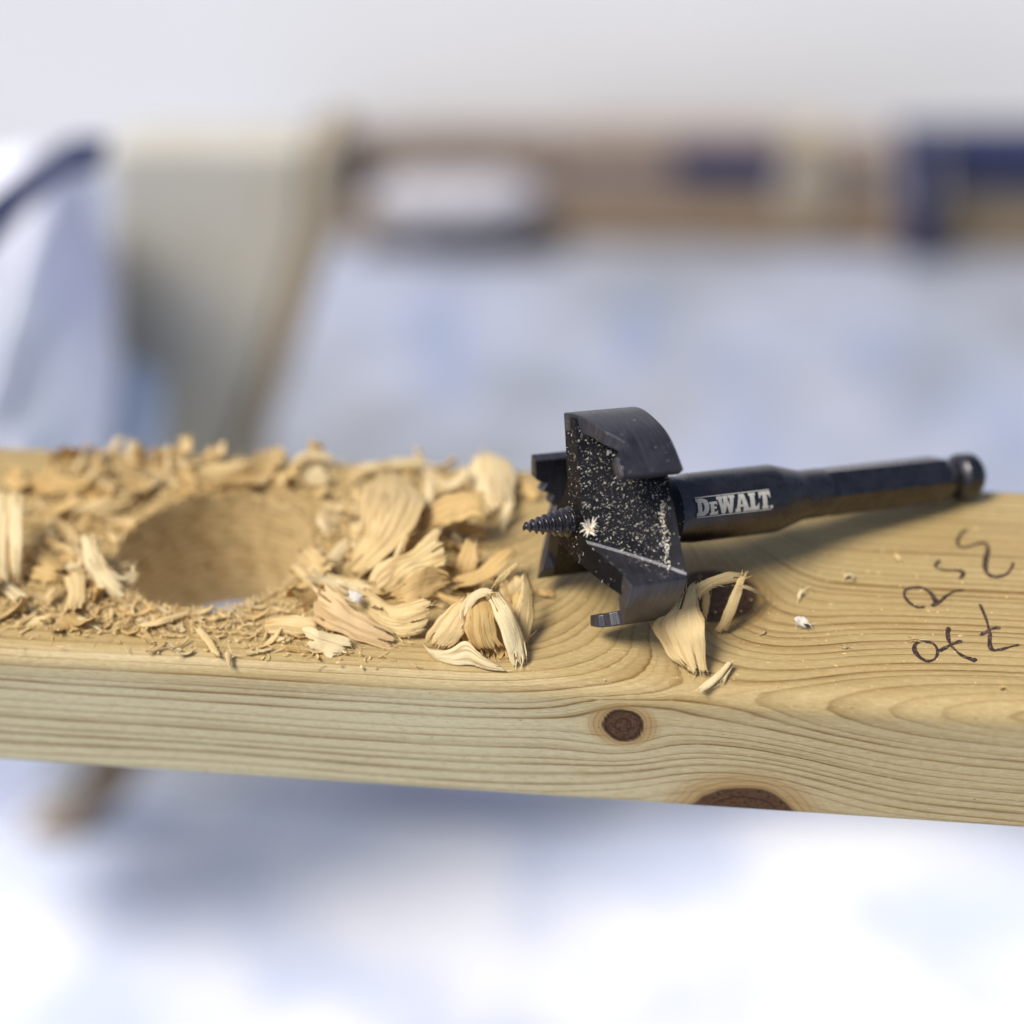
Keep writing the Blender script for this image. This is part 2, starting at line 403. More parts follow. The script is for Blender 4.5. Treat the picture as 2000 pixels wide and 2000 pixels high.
tag(bit, "black steel self feed drill bit with winged cutter head lying on the pine board", "drill bit")
def loc(a, u, v): return (a, u, v*SV)
def fix(vv): return [loc(*p) for p in vv]
def recalc(o):
    bm = bmesh.new(); bm.from_mesh(o.data); bmesh.ops.remove_doubles(bm, verts=bm.verts, dist=1e-7)
    bmesh.ops.recalc_face_normals(bm, faces=bm.faces); bm.to_mesh(o.data); bm.free()
def sharp(o, ang=35):
    me = o.data
    bm = bmesh.new(); bm.from_mesh(me)
    for e in bm.edges:
        if len(e.link_faces) == 2 and e.calc_face_angle(0) > math.radians(ang): e.smooth = False
    bm.to_mesh(me); bm.free()
def bevel(o, wd, seg=2, ang=30):
    md = o.modifiers.new("bevel", 'BEVEL'); md.width = wd*MM; md.segments = seg; md.limit_method = 'ANGLE'; md.angle_limit = math.radians(ang)
    md.harden_normals = True
def lathe(name, prof, mat, nseg=72, poly=None, rot=0.0, parent=None):
    vv = []; ff = []
    for (a, r) in prof:
        for i in range(nseg):
            th = 2*math.pi*i/nseg
            rr = r
            if poly:
                seg = 2*math.pi/poly; ph = (th-rot) % seg - seg/2
                rr = min(r, poly_ap/math.cos(ph)) if True else r
            vv.append((a, rr*math.cos(th), rr*math.sin(th)))
    n = len(prof)
    for j in range(n-1):
        for i in range(nseg):
            i2 = (i+1) % nseg; ff.append((j*nseg+i, j*nseg+i2, (j+1)*nseg+i2, (j+1)*nseg+i))
    ff.append(tuple(range(nseg))); ff.append(tuple(range((n-1)*nseg, n*nseg)))
    o = mesh_obj(name, fix(vv), ff, mat, parent or bit); recalc(o); sharp(o); return o
A0, A1 = -12.0, 6.5; BASE = [5.0, 125.0, 236.0]; SPAN = [62.0, 62.0, 74.0]
def pol(r, deg): return np.array([r*math.cos(math.radians(deg)), r*math.sin(math.radians(deg))])
def head():
    secs = []; NS = 14
    for j in range(NS+1):
        s = j/NS; a = A0+(A1-A0)*s; ring = []
        for k in range(3):
            base = BASE[k]; nb = BASE[(k+1) % 3]+(360 if k == 2 else 0)
            q0 = pol(25.2, base)
            th1 = 12+(28-12)*s
            arc = [pol(25.2, base+th1*f) for f in (0.33, 0.66, 1.0)]
            r2 = 8.6+(25.2-8.6)*s; q2 = pol(r2, nb-1.0)
            p1 = arc[-1]
            dirp = (p1-q2)/np.linalg.norm(p1-q2); nx = pol(25.2, nb)
            dn = nx-q2; L = np.linalg.norm(dn); dn = dn/L if L > 1e-3 else np.array([0, 0])
            mids = [p1+(q2+dirp*0.5-p1)*f for f in (0.2, 0.45, 0.72)]
            pts = [q0]+arc+mids+[q2+dirp*0.5, q2+dn*min(0.6, L*0.4)]
            ring += pts
        secs.append((a, ring))
    m = len(secs[0][1]); vv = []; ff = []
    for a, ring in secs:
        for i, q in enumerate(ring):
            rr = math.hypot(*q); ang = math.degrees(math.atan2(q[1], q[0])) % 360
            kk = 4.6 if 100 < ang < 205 else (4.2 if 205 <= ang < 340 else 0.0)
            aa = a+kk*(max(0, rr-7)/18.2)**1.3*(A1-a)/(A1-A0)
            vv.append((aa, q[0], q[1]))
    per = m//3; edgef = []
    for j in range(NS):
        for i in range(m):
            i2 = (i+1) % m; ff.append((j*m+i, j*m+i2, (j+1)*m+i2, (j+1)*m+i)); edgef.append(1 if i % per == per-2 else (2 if i == per-1 else 0))
    fr = len(ff); ff.append(tuple(range(m))[::-1]); ff.append(tuple(range(NS*m, NS*m+m)))
    o = mesh_obj("cutter_head", fix(vv), ff, M_STEELD, bit, smooth=True)
    o.data.materials.append(M_EDGE); o.data.materials.append(M_STEELL)
    for i, e in enumerate(edgef):
        if e: o.data.polygons[i].material_index = e
    bm = bmesh.new(); bm.from_mesh(o.data); bmesh.ops.recalc_face_normals(bm, faces=bm.faces)
    bmesh.ops.triangulate(bm, faces=[f for f in bm.faces if len(f.verts) > 4]); bm.to_mesh(o.data); bm.free()
    sharp(o, 20)
    return o
hd = head()
CONT = [[(0, -12.2), (6, -12.2), (20, -10.2), (34, -8.6), (37, -7.4), (43, -5.5), (46, -7.5), (50, -9.3), (58, -9.6), (62, -9.6)],
        [(0, -8.5), (10, -8.2), (20, -7.6), (30, -6.0), (38, -4.2), (41.5, -4.4), (43, -6.2), (50, -6.6), (51, -7.8), (62, -7.6)],
        [(0, -12.0), (10, -9.4), (22, -6.4), (32, -5.2), (36, -4.2), (37, -6.0), (42, -5.0), (43.5, -8.4), (48, -7.0), (50, -10.2), (62, -11.2)]]
def wing(k):
    c = CONT[k]; base = BASE[k]; SP = SPAN[k]; NA, NB = 44, 10
    vv = []; ff = []
    for i in range(NA+1):
        al = 62*i/NA; af = np.interp(al, [p[0] for p in c], [p[1] for p in c])
        ro = 26.0+0.12*math.sin(al*0.2); ri = 21.6+1.6*al/62
        for (r) in (ro, ri):
            for j in range(NB+1):
                a = af+(A1-0.01-af)*j/NB
                rr = r
                q = pol(rr, base+al*SP/62); vv.append((a, q[0], q[1]))
    st = 2*(NB+1)
    for i in range(NA):
        for j in range(NB):
            o = i*st+j; ff.append((o, o+1, o+st+1, o+st)); o += NB+1; ff.append((o, o+st, o+st+1, o+1))
        o = i*st; ff.append((o, o+st, o+st+NB+1, o+NB+1)); o = i*st+NB; ff.append((o, o+NB+1, o+st+NB+1, o+st))
    for i in (0, NA):
        for j in range(NB):
            o = i*st+j; ff.append((o, o+1, o+NB+2, o+NB+1))
    w_ = mesh_obj("cutting_wing", fix(vv), ff, M_STEELL, bit); recalc(w_); sharp(w_, 30); bevel(w_, 0.35)
    return w_
for k in range(3): wing(k)
def screw():
    a0 = a_of(1022); n, m = 150, 40; vv = []; ff = []
    for j in range(n+1):
        s = j/n; a = a0+(A0+1.5-a0)*s
        R = 0.55+3.3*min(1, s*1.12)**0.82
        for i in range(m):
            th = 2*math.pi*i/m
            ph = ((a-a0)/1.62-th/(2*math.pi)) % 1.0
            tri = max(0, 1-abs(ph-0.5)*3.4)
            r = R*0.76+tri*min(0.95, 0.45+R*0.16)
            if j == 0: r = 0.15
            vv.append((a, r*math.cos(th), r*math.sin(th)))
    for j in range(n):
        for i in range(m):
            i2 = (i+1) % m; ff.append((j*m+i, j*m+i2, (j+1)*m+i2, (j+1)*m+i))
    ff.append(tuple(range(m)))
    o = mesh_obj("pilot_screw", fix(vv), ff, M_STEEL, bit); recalc(o); sharp(o, 40)
screw()
aB0, aB1, aN0, aN1 = a_of(1316, 3), a_of(1520, 4), a_of(1572, 3), a_of(1622, 4)
aH1, aG0, aG1, aE = a_of(1862, 4), a_of(1868, 3), a_of(1876, 3), a_of(1924, 3.5)
lathe("collar", [(A1-3, 7.4), (A1+0.2, 8.8), (A1+1.6, 8.8), (A1+2.0, 8.4), (aB0-0.2, 8.4)], M_STEELD)
lathe("barrel", [(aB0-0.3, 8.2), (aB0, 8.35), (aB0+3, 8.2), (aB0+5.5, 8.55), (aB1-0.5, 8.6), (aB1+0.5, 8.5), (aN0-0.6, 6.5), (aN0+0.6, 6.3), (aN1-0.6, 6.25), (aN1, 6.1)], M_STEEL, 96)
poly_ap = 5.65
hx = lathe("hex_shank", [(aN1-1.2, 6.2), (aN1-0.2, 6.2), (aN1+1.0, 7.5), (aH1-2.2, 7.5), (aH1, 5.2), (aG0, 4.4), (aG0+0.1, 3.9), (aG1, 3.9)], M_STEEL, 120, 6, math.radians(39)); sharp(hx, 20)
poly_ap = 6.3
hb_ = lathe("shank_tip", [(aG1-0.1, 3.6), (aG1+0.2, 4.6), (aG1+1.4, 5.9), (aG1+2.4, 6.1), (aE-2.2, 6.0), (aE-0.8, 4.9), (aE, 3.2)], M_STEEL, 96, 8, 0.0)
# etched lettering wrapped on the barrel
LET = {  # unit boxes, heavy slab letters
 'D': (0.92, [[(0, 0), (0.5, 0), (0.8, 0.14), (0.9, 0.38), (0.9, 0.62), (0.8, 0.86), (0.5, 1), (0, 1), (0, 0.8), (0.1, 0.8), (0.1, 0.2), (0, 0.2)]], [[(0.40, 0.22), (0.52, 0.28), (0.57, 0.42), (0.57, 0.58), (0.52, 0.72), (0.40, 0.78)]]),
 'E': (0.62, [[(0, 0), (0.58, 0), (0.58, 0.24), (0.48, 0.16), (0.34, 0.16), (0.34, 0.33), (0.50, 0.33), (0.50, 0.46), (0.34, 0.46), (0.34, 0.60), (0.47, 0.60), (0.57, 0.52), (0.57, 0.74), (0, 0.74), (0, 0.62), (0.09, 0.62), (0.09, 0.12), (0, 0.12)]], []),
 'W': (1.26, [[(0.24, 0), (0.48, 0), (0.64, 0.46), (0.76, 0), (1.0, 0), (1.16, 0.82), (1.24, 0.82), (1.24, 1), (0.80, 1), (0.80, 0.84), (0.88, 0.84), (0.82, 0.44), (0.70, 0.84), (0.76, 0.84), (0.76, 1), (0.34, 1), (0.34, 0.84), (0.42, 0.84), (0.36, 0.44), (0.30, 0.84), (0.36, 0.84), (0.36, 1), (-0.06, 1), (-0.06, 0.82), (0.03, 0.82)]], []),
 'A': (0.98, [[(-0.04, 0), (0.34, 0), (0.34, 0.15), (0.30, 0.15), (0.33, 0.26), (0.56, 0.26), (0.60, 0.15), (0.54, 0.15), (0.54, 0), (1.0, 0), (1.0, 0.17), (0.93, 0.17), (0.66, 1), (0.30, 1), (0.04, 0.17), (-0.04, 0.17)]], [[(0.36, 0.41), (0.52, 0.41), (0.44, 0.74)]]),
 'L': (0.74, [[(0, 0), (0.72, 0), (0.72, 0.40), (0.58, 0.22), (0.42, 0.20), (0.42, 0.83), (0.50, 0.83), (0.50, 1), (0, 1), (0, 0.83), (0.09, 0.83), (0.09, 0.17), (0, 0.17)]], []),
 'T': (0.84, [[(0.2, 0), (0.66, 0), (0.66, 0.17), (0.58, 0.17), (0.58, 0.80), (0.66, 0.80), (0.78, 0.62), (0.84, 0.62), (0.84, 1), (0.0, 1), (0.0, 0.62), (0.06, 0.62), (0.18, 0.80), (0.26, 0.80), (0.26, 0.17), (0.2, 0.17)]], []),
}
def lettering():
    H = 4.3; x0 = a_of(1360, 8.5); x1 = a_of(1505, 8.5); th0 = 88.0
    order = ['D', 'E', 'W', 'A', 'L', 'T']; tot = sum(LET[c][0] for c in order); sc = (x1-x0)/tot
    bm = bmesh.new(); x = 0
    def poly(pts, dx):
        vs = [bm.verts.new(((p[0]+dx)*sc, p[1]*H, 0)) for p in pts]; return vs
    for c in order:
        wd, outs, holes = LET[c]
        for o_ in outs:
            edges = []
            for loop in [o_]+holes:
                vs = poly(loop, x); edges += [bm.edges.new((vs[i], vs[(i+1) % len(vs)])) for i in range(len(vs))]
            bmesh.ops.triangle_fill(bm, edges=edges, use_beauty=True, normal=(0, 0, 1))
        x += wd*1.0
    for yy in (-0.09, 1.04):
        vs = [bm.verts.new((a, b*H, 0)) for a, b in ((0, yy), ((x1-x0), yy), ((x1-x0), yy+0.05), (0, yy+0.05))]; bm.faces.new(vs)
    vs = [bm.verts.new(((x1-x0)+0.15+0.45*math.cos(t), 0.3+0.45*math.sin(t), 0)) for t in np.linspace(0, 2*math.pi, 11)[:-1]]; bm.faces.new(vs)
    for k in range(14):
        g = bm.verts[:]+bm.edges[:]+bm.faces[:]
        bmesh.ops.bisect_plane(bm, geom=g, plane_co=(0, -0.6+H*k/11.5, 0), plane_no=(0, 1, 0))
    vv = []; bm.verts.index_update()
    for v in bm.verts:
        a = x0+v.co.x; arc = (v.co.y-H/2)/8.6; th = math.radians(th0)-arc
        r = 8.64
        vv.append((a, r*math.cos(th), r*math.sin(th)))
    ff = [[v.index for v in f.verts] for f in bm.faces]; bm.free()
    o = mesh_obj("lettering", fix(vv), ff, M_MARK, bit); recalc(o)
    tag(o, "pale etched block capitals between two thin lines on the barrel")
lettering()
bpy.context.view_layer.update()

# ------------------------------------------------------------------ shavings
def c4(x, y): return (480+x*0.3106, 840+y*0.3106)
def c3(x, y): return (x*0.2795, 840+y*0.2795)
def c6(x, y): return (1280+x*0.3727, 860+y*0.3727)
def c5(x, y): return (1000+x*0.2485, 780+y*0.2485)
def ident(x, y): return (x, y)
def sheet(A, B, hA, hB, bulge=0.12, th=0.32, ragged=(1.7, 1.7), cv=ident, seed=0, rib=0.12, wmin=0.62):
    """sheet between two rails given in photo pixels with heights in mm; returns verts, faces, along, across"""
    r = np.random.default_rng(seed)
    def rail(P, h):
        hh = np.interp(np.linspace(0, 1, len(P)), np.linspace(0, 1, len(h)), h)
        return np.array([at(*cv(*p), float(z)) for p, z in zip(P, hh)])
    a, b = rail(A, hA), rail(B, hB)
    a, b = catmull(a, 41), catmull(b, 41)
    L = np.linalg.norm(np.diff((a+b)/2, axis=0), axis=1).sum(); W = np.linalg.norm(a-b, axis=1).mean()
    N = int(np.clip(L/0.5, 12, 64)); bulge = bulge*0.62; rib = rib*0.42; th = th*0.7; Mx = int(np.clip(W/0.30, 5, 44))
    u_ = np.linspace(0, 1, 41); un_ = np.linspace(0, 1, N+1)
    a = np.stack([np.interp(un_, u_, a[:, q]) for q in range(3)], 1); b = np.stack([np.interp(un_, u_, b[:, q]) for q in range(3)], 1)
    s = np.linspace(0, 1, N+1)[:, None]; t = np.linspace(0, 1, Mx+1)[None, :]
    # blunt ends: no rail pair closer than a share of the widest place
    dd = a-b; wl = np.linalg.norm(dd, axis=1); want = np.maximum(wl, wmin*wl.max()*(0.9+0.1*np.cos(np.linspace(0, 9, len(wl)))))
    dn = dd/(wl[:, None]+1e-6); k_ = np.ones(9)/9
    dn = np.stack([np.convolve(np.pad(dn[:, q], 4, 'edge'), k_, 'valid') for q in range(3)], 1)
    ex = (want-wl)[:, None]*dn/2; a = a+ex; b = b-ex
    # every fibre gets its own start and end
    j0 = np.abs(r.normal(0, 1, Mx+1)); j1 = np.abs(r.normal(0, 1, Mx+1))
    sm = lambda j: 0.65*j+0.35*np.convolve(np.pad(j, 2, 'edge'), np.ones(5)/5, 'valid')
    e0 = ragged[0]*sm(j0)/L*0.7; e1 = ragged[1]*sm(j1)/L*0.7
    S_ = e0[None, :] + (1-e0-e1)[None, :]*s
    ii = S_*N; i0 = np.clip(ii.astype(int), 0, N-1); f = (ii-i0)[..., None]
    pa = a[i0]*(1-f)+a[i0+1]*f; pb = b[i0]*(1-f)+b[i0+1]*f
    Tt = np.repeat(t, N+1, 0)[..., None]
    # uneven side edges
    wv = 0.03*np.sin(s*7+r.uniform(0, 6))+0.02*np.sin(s*19+r.uniform(0, 6))
    tw = Tt[..., 0]+(wv*(1-2*Tt[..., 0])*-1)
    P = pa*(1-tw[..., None])+pb*tw[..., None]
    d1 = np.gradient(P, axis=0); d2 = np.gradient(P, axis=1)
    n = np.cross(d1, d2); n /= np.linalg.norm(n, axis=-1)[..., None]+1e-9
    if (n.mean((0, 1))@FW) > 0: n = -n
    ribs = np.interp(np.arange(Mx+1), np.arange(Mx+1), 0.6*r.normal(0, 1, Mx+1))
    sag = bulge*W*np.sin(np.pi*Tt[..., 0]) + rib*ribs[None, :]*np.ones_like(s) + 0.035*W*np.sin(S_*5+r.uniform(0, 6)+Tt[..., 0]*r.uniform(-3, 3)) + 0.03*W*np.abs(np.sin(S_*6.5+Tt[..., 0]*r.uniform(-2, 2)+r.uniform(0, 6))) + 0.02*W*np.sin(S_*13+r.uniform(0, 6)+Tt[..., 0]*r.uniform(-4, 4)) + r.normal(0, 0.035, P.shape[:2])
    P = P+n*sag[..., None]
    P[..., 2] = np.maximum(P[..., 2], 0.12)
    d1 = np.gradient(P, axis=0); d2 = np.gradient(P, axis=1)
    n = np.cross(d1, d2); n /= np.linalg.norm(n, axis=-1)[..., None]+1e-9
    if (n.mean((0, 1))@FW) > 0: n = -n
    edge = np.minimum(1, 0.5+2.5*np.minimum(Tt[..., 0], 1-Tt[..., 0]))*np.minimum(1, 0.3+4*np.minimum(S_, 1-S_))
    top = P+n*(th/2*edge)[..., None]; bot = P-n*(th/2*edge)[..., None]
    nv = (N+1)*(Mx+1); idx = np.arange(nv).reshape(N+1, Mx+1)
    fa = np.tile((S_*L).reshape(-1), 2); fc = np.tile((Tt[..., 0]*W).reshape(-1), 2)
    vv = np.concatenate([top.reshape(-1, 3), bot.reshape(-1, 3)])
    # splits between fibres at both ends
    cut = np.zeros((N, Mx), bool)
    for q in range(Mx):
        if r.random() < 0.12: cut[:int(r.uniform(0.04, 0.24)*N), q] = True
        if r.random() < 0.12: cut[N-int(r.uniform(0.04, 0.24)*N):, q] = True
    for q in range(0):                     # torn notches in the side edges
        i_ = int(r.uniform(0.1, 0.9)*N); w_ = max(1, int(Mx*r.uniform(0.05, 0.2))); l_ = max(4, int(N*0.12))
        if r.random() < 0.5: cut[i_:i_+l_, :w_] = True
        else: cut[i_:i_+l_, Mx-w_:] = True
    ff = []
    q1 = np.stack([idx[:-1, :-1], idx[1:, :-1], idx[1:, 1:], idx[:-1, 1:]], -1)
    k = ~cut
    ff += q1[k].tolist(); ff += (q1[k][:, ::-1]+nv).tolist()
    # rim where a kept cell meets a missing one
    kp = np.pad(k, 1); 
    for i in range(N):
        for j in range(Mx):
            if not k[i, j]: continue
            A_, B_, C_, D_ = q1[i, j]
            for (ni, nj, e) in ((i, j-1, (B_, A_)), (i, j+1, (D_, C_)), (i-1, j, (A_, D_)), (i+1, j, (C_, B_))):
                if not kp[ni+1, nj+1]: ff.append((e[0], e[1], e[1]+nv, e[0]+nv))
    # loose fibres fraying from the torn ends and edges
    ev = []; ef = []; ea = []; ec = []
    for q in range(int(5+W*1.6) if wmin > 0.2 else 2):
        m_ = r.random()
        if m_ < 0.4: i, j, sg = N, int(r.integers(0, Mx+1)), 1.0
        elif m_ < 0.8: i, j, sg = 0, int(r.integers(0, Mx+1)), -1.0
        else: i, j, sg = int(r.integers(0, N+1)), int(r.choice([0, Mx])), float(r.choice([-1, 1]))
        t_ = d1[i, j]*sg; t_ = t_/(np.linalg.norm(t_)+1e-9)+r.normal(0, 0.38, 3)+n[i, j]*abs(r.normal(0, 0.3)); t_ /= np.linalg.norm(t_)
        c_ = np.cross(t_, n[i, j]); c_ /= np.linalg.norm(c_)+1e-9; bend = n[i, j]*r.normal(0, 0.5)+c_*r.normal(0, 0.5)
        ln = r.uniform(0.7, 3.0); wd = r.uniform(0.05, 0.16); o_ = P[i, j]-t_*0.3; k0 = len(vv)+len(ev)
        for g_ in range(4):
            u_ = g_/3; p_ = o_+t_*ln*u_+bend*ln*0.5*u_*u_; w2 = wd*(1-0.75*u_); p_[2] = max(p_[2], 0.12)
            ev += [p_+c_*w2, p_-c_*w2]; ea += [u_*ln]*2; ec += [q*1.7, q*1.7+wd]
        ef += [(k0+2*g_, k0+2*g_+1, k0+2*g_+3, k0+2*g_+2) for g_ in range(3)]
    vv = np.concatenate([vv, np.array(ev)]); ff += ef; fa = np.concatenate([fa, ea]); fc = np.concatenate([fc, ec])
    return vv, ff, fa, fc
def chip(label, sheets, mat=None, cat="shaving", name="wood_shaving", group=None):
    vv = []; ff = []; fa = []; fc = []
    for sh in sheets:
        v, f, a, c = sh; o = len(vv); vv += v.tolist(); ff += [tuple(int(i)+o for i in q) for q in f]; fa += list(a); fc += list(np.array(c)+len(fc)*0.013)
    vv = np.array(vv); cen = vv.mean(0); cen[2] = vv[:, 2].min()
    o = mesh_obj(name, (vv-cen).tolist(), ff, mat or M_SH, smooth=True); o.location = V(cen)
    fattr(o.data, "fa", fa); fattr(o.data, "fc", fc)
    return tag(o, label, cat, group)
_s = [100]
def sh(A, B, hA, hB=None, cv=c4, **k):
    _s[0] += 1
    return sheet(A, B, hA, hB if hB is not None else hA, cv=cv, seed=_s[0], **k)

chip("large ribbed shaving leaning down to the left at the middle of the pile", [sh([(830, 290), (765, 370), (735, 480), (738, 590), (690, 710), (630, 840)], [(1010, 300), (1100, 420), (1110, 510), (1010, 670), (850, 830), (695, 935)], [7, 11, 13, 12, 7, 2], [7, 10, 13, 12, 7, 2], bulge=0.10, rib=0.22, th=0.6)], M_SH)
chip("wide pointed shaving narrowing to a sharp point at its lower left, centre of the pile", [sh([(1235, 575), (1110, 690), (985, 800), (890, 900), (815, 1000)], [(1285, 835), (1160, 880), (1050, 905), (945, 945), (835, 1010)], [12, 11, 9, 6, 3], [10, 9, 8, 5, 3], bulge=0.14, rib=0.2, th=0.6)], M_SH)
chip("scoop shaped tan shaving lying below the pointed one in the pile", [sh([(860, 1050), (1000, 950), (1115, 872), (1200, 858), (1300, 935)], [(935, 1085), (1020, 1095), (1110, 1072), (1200, 1015), (1305, 945)], [4, 8, 11, 11, 8], [3, 4, 4, 5, 7], bulge=-0.16, th=0.7)], M_SHT)
chip("yellow shaving with a jagged flared right end on top of the pile", [sh([(1110, 540), (1230, 430), (1340, 385), (1430, 390), (1512, 395)], [(1090, 640), (1250, 610), (1330, 580), (1430, 525), (1508, 560)], [8, 11, 13, 13, 13], [7, 9, 10, 12, 11], bulge=0.12)], M_SHT)
chip("flat strip shaving rising to the right behind the curled cluster", [sh([(1290, 935), (1440, 880), (1560, 785), (1690, 722)], [(1290, 1000), (1480, 960), (1610, 880), (1700, 770)], [5, 6, 8, 9], [4, 5, 7, 8], bulge=0.15)], M_SHT)
chip("short upright brownish shaving standing between the pointed one and the strip", [sh([(1405, 675), (1335, 800), (1295, 930)], [(1445, 690), (1460, 830), (1430, 920)], [9, 6, 2], [9, 6, 2], bulge=0.1)], M_SHT)
chip("curled shaving with a dark hollow at the right end of the pile", [
    sh([(1515, 1015), (1620, 895), (1727, 815)], [(1545, 1020), (1650, 920), (1735, 838)], [9, 11, 13], [8, 10, 12], bulge=0.05),
    sh([(1600, 930), (1605, 1010), (1640, 1120)], [(1750, 870), (1750, 990), (1720, 1120)], [6, 5, 3], [7, 5, 3], bulge=-0.3),
    sh([(1748, 880), (1715, 1060), (1680, 1200), (1700, 1400)], [(1765, 900), (1805, 1020), (1805, 1200), (1770, 1360)], [11, 9, 6, 1], [9, 8, 5, 1], bulge=0.14)], M_SH)
chip("pale split strip sloping down to the board at the right end of the pile", [sh([(1530, 1060), (1575, 1200), (1640, 1380), (1680, 1490)], [(1585, 1010), (1690, 1140), (1745, 1300), (1775, 1490)], [11, 9, 4, 0.5], [12, 10, 5, 0.5], bulge=0.16, rib=0.25, th=0.8)], M_SHW)
chip("honey coloured fold hanging in the middle of the curled cluster", [sh([(1375, 1050), (1390, 1150), (1380, 1280), (1420, 1380)], [(1570, 1030), (1560, 1150), (1580, 1270), (1640, 1380)], [10, 9, 6, 2], [10, 9, 6, 2], bulge=0.24)], M_SHT)
chip("leaf shaped shaving leaning up to the right at the front of the curled cluster", [sh([(1108, 1345), (1180, 1230), (1265, 1125), (1390, 1035)], [(1265, 1385), (1355, 1300), (1400, 1200), (1445, 1060)], [1.5, 5, 8, 11], [1, 4, 7, 10], bulge=0.12)], M_SH)
chip("narrow pale curl rising over the honey coloured fold", [sh([(1340, 1210), (1355, 1110), (1400, 1035), (1480, 995), (1575, 995)], [(1395, 1240), (1410, 1150), (1445, 1085), (1500, 1045), (1575, 1040)], [8, 10, 12, 13, 13], [7, 9, 11, 12, 12], bulge=0.1),
    ], M_SHW)
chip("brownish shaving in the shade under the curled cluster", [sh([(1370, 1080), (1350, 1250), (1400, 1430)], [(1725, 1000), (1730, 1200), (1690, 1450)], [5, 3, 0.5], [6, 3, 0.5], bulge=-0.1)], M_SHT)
chip("low white shaving with a torn front edge before the curled cluster", [sh([(1095, 1315), (1165, 1390), (1290, 1375), (1390, 1320), (1480, 1410), (1580, 1475)], [(1150, 1390), (1200, 1440), (1300, 1475), (1420, 1485), (1540, 1510), (1650, 1520)], [2, 2, 3, 5, 3, 1], [0.3]*6, bulge=0.12)], M_SHW)
chip("broad ribbed shaving with a ragged right end at the front of the pile", [sh([(690, 1000), (800, 1025), (900, 1090), (1000, 1095), (1090, 1060), (1185, 1035)], [(640, 1100), (760, 1195), (870, 1270), (960, 1295), (1065, 1285), (1155, 1240)], [6, 6, 5, 6, 8, 9], [3, 2, 1, 1, 2, 3], bulge=0.10, rib=0.3, th=0.7, ragged=(0.6, 2.4))], M_SH)
chip("pinkish flat shaving pointing down to the right at the front of the pile", [sh([(475, 965), (590, 1035), (690, 1125), (800, 1205), (955, 1325)], [(390, 1175), (500, 1245), (620, 1295), (750, 1335), (965, 1355)], [8, 8, 6, 4, 1], [2.5, 2, 1.5, 1, 0.4], bulge=0.08, rib=0.18)], M_SHP)
chip("small bent shaving lying flat at the lower left of the pile", [sh([(130, 1180), (250, 1160), (370, 1175), (470, 1235)], [(85, 1275), (220, 1285), (350, 1290), (450, 1270)], [3, 4, 5, 4], [0.5, 1, 1.5, 2], bulge=0.12)], M_SH)
chip("white forked shaving tilted to the front edge below the pinkish one", [sh([(330, 1200), (430, 1240), (480, 1275), (590, 1320), (680, 1365)], [(415, 1430), (440, 1400), (480, 1395), (550, 1410), (650, 1380)], [5, 5, 4, 2.5, 1], [0.4]*5, bulge=0.14)], M_SHW)
chip("tall rounded white shaving standing at the back right of the pile", [sh([(1430, 175), (1410, 285), (1450, 400), (1530, 510)], [(1565, 155), (1675, 235), (1690, 390), (1695, 520)], [6, 6, 4, 1], [6, 6, 4, 1], bulge=0.22)], M_SHW)
chip("thin upright sliver right of the rounded white shaving", [sh([(1640, 420), (1600, 540), (1610, 650)], [(1700, 430), (1650, 560), (1630, 660)], [6, 3, 0.5], bulge=0.1)], M_SHW)
chip("bright white curled shaving behind the right rim of the hole", [sh([(335, 310), (395, 245), (470, 230), (545, 290)], [(340, 345), (420, 355), (500, 350), (560, 325)], [4, 5, 5, 3], [1, 1.5, 1.5, 1], bulge=0.25)], M_SHW)
chip("arched shaving at the back edge of the board beyond the bright white curl", [sh([(275, 205), (350, 145), (480, 135), (575, 180)], [(265, 270), (340, 205), (450, 195), (565, 215)], [3, 5, 5, 3], [1, 3, 3, 2], bulge=0.2)], M_SHW)
chip("long white strip along the back edge of the pile", [sh([(645, 225), (800, 205), (940, 178), (1135, 165)], [(665, 270), (820, 262), (960, 235), (1140, 225)], [4, 5, 5, 5], [2, 3, 3, 3], bulge=0.15)], M_SHW)
chip("tiny curled shaving at the right rim of the hole", [sh([(480, 480), (448, 560), (478, 620), (512, 655)], [(545, 490), (588, 560), (575, 612), (545, 645)], [3, 3, 2, 1], [2, 2, 1, 0.5], bulge=0.3)], M_SHW)
chip("small square flake beside the lower end of the large ribbed shaving", [sh([(640, 600), (690, 590), (755, 640)], [(640, 650), (690, 690), (750, 680)], [6, 7, 7], [4, 4, 5], bulge=0.1)], M_SH)
chip("upright narrow shaving behind the top of the large ribbed one", [sh([(1125, 285), (1115, 380), (1130, 500)], [(1180, 290), (1185, 400), (1170, 510)], [9, 8, 6], bulge=0.2)], M_SHW)
chip("small twisted white shaving left of the rounded white one", [sh([(1195, 360), (1290, 320), (1350, 270), (1385, 230)], [(1240, 400), (1330, 370), (1400, 320), (1410, 250)], [7, 8, 9, 9], [6, 7, 8, 9], bulge=0.2)], M_SHW)
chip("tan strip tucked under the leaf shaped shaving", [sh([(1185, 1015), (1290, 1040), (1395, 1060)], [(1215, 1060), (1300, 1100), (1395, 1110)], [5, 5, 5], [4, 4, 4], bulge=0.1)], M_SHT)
chip("narrow pointed sliver left of the wide pointed shaving", [sh([(1012, 645), (950, 740), (905, 875)], [(1030, 650), (1005, 745), (960, 830)], [13, 11, 7], bulge=0.12)], M_SH)
chip("thin strip lying on the yellow shaving's left slope", [sh([(1160, 600), (1050, 680), (960, 760)], [(1215, 590), (1110, 690), (1000, 790)], [9, 8, 6], bulge=0.1)], M_SHT)
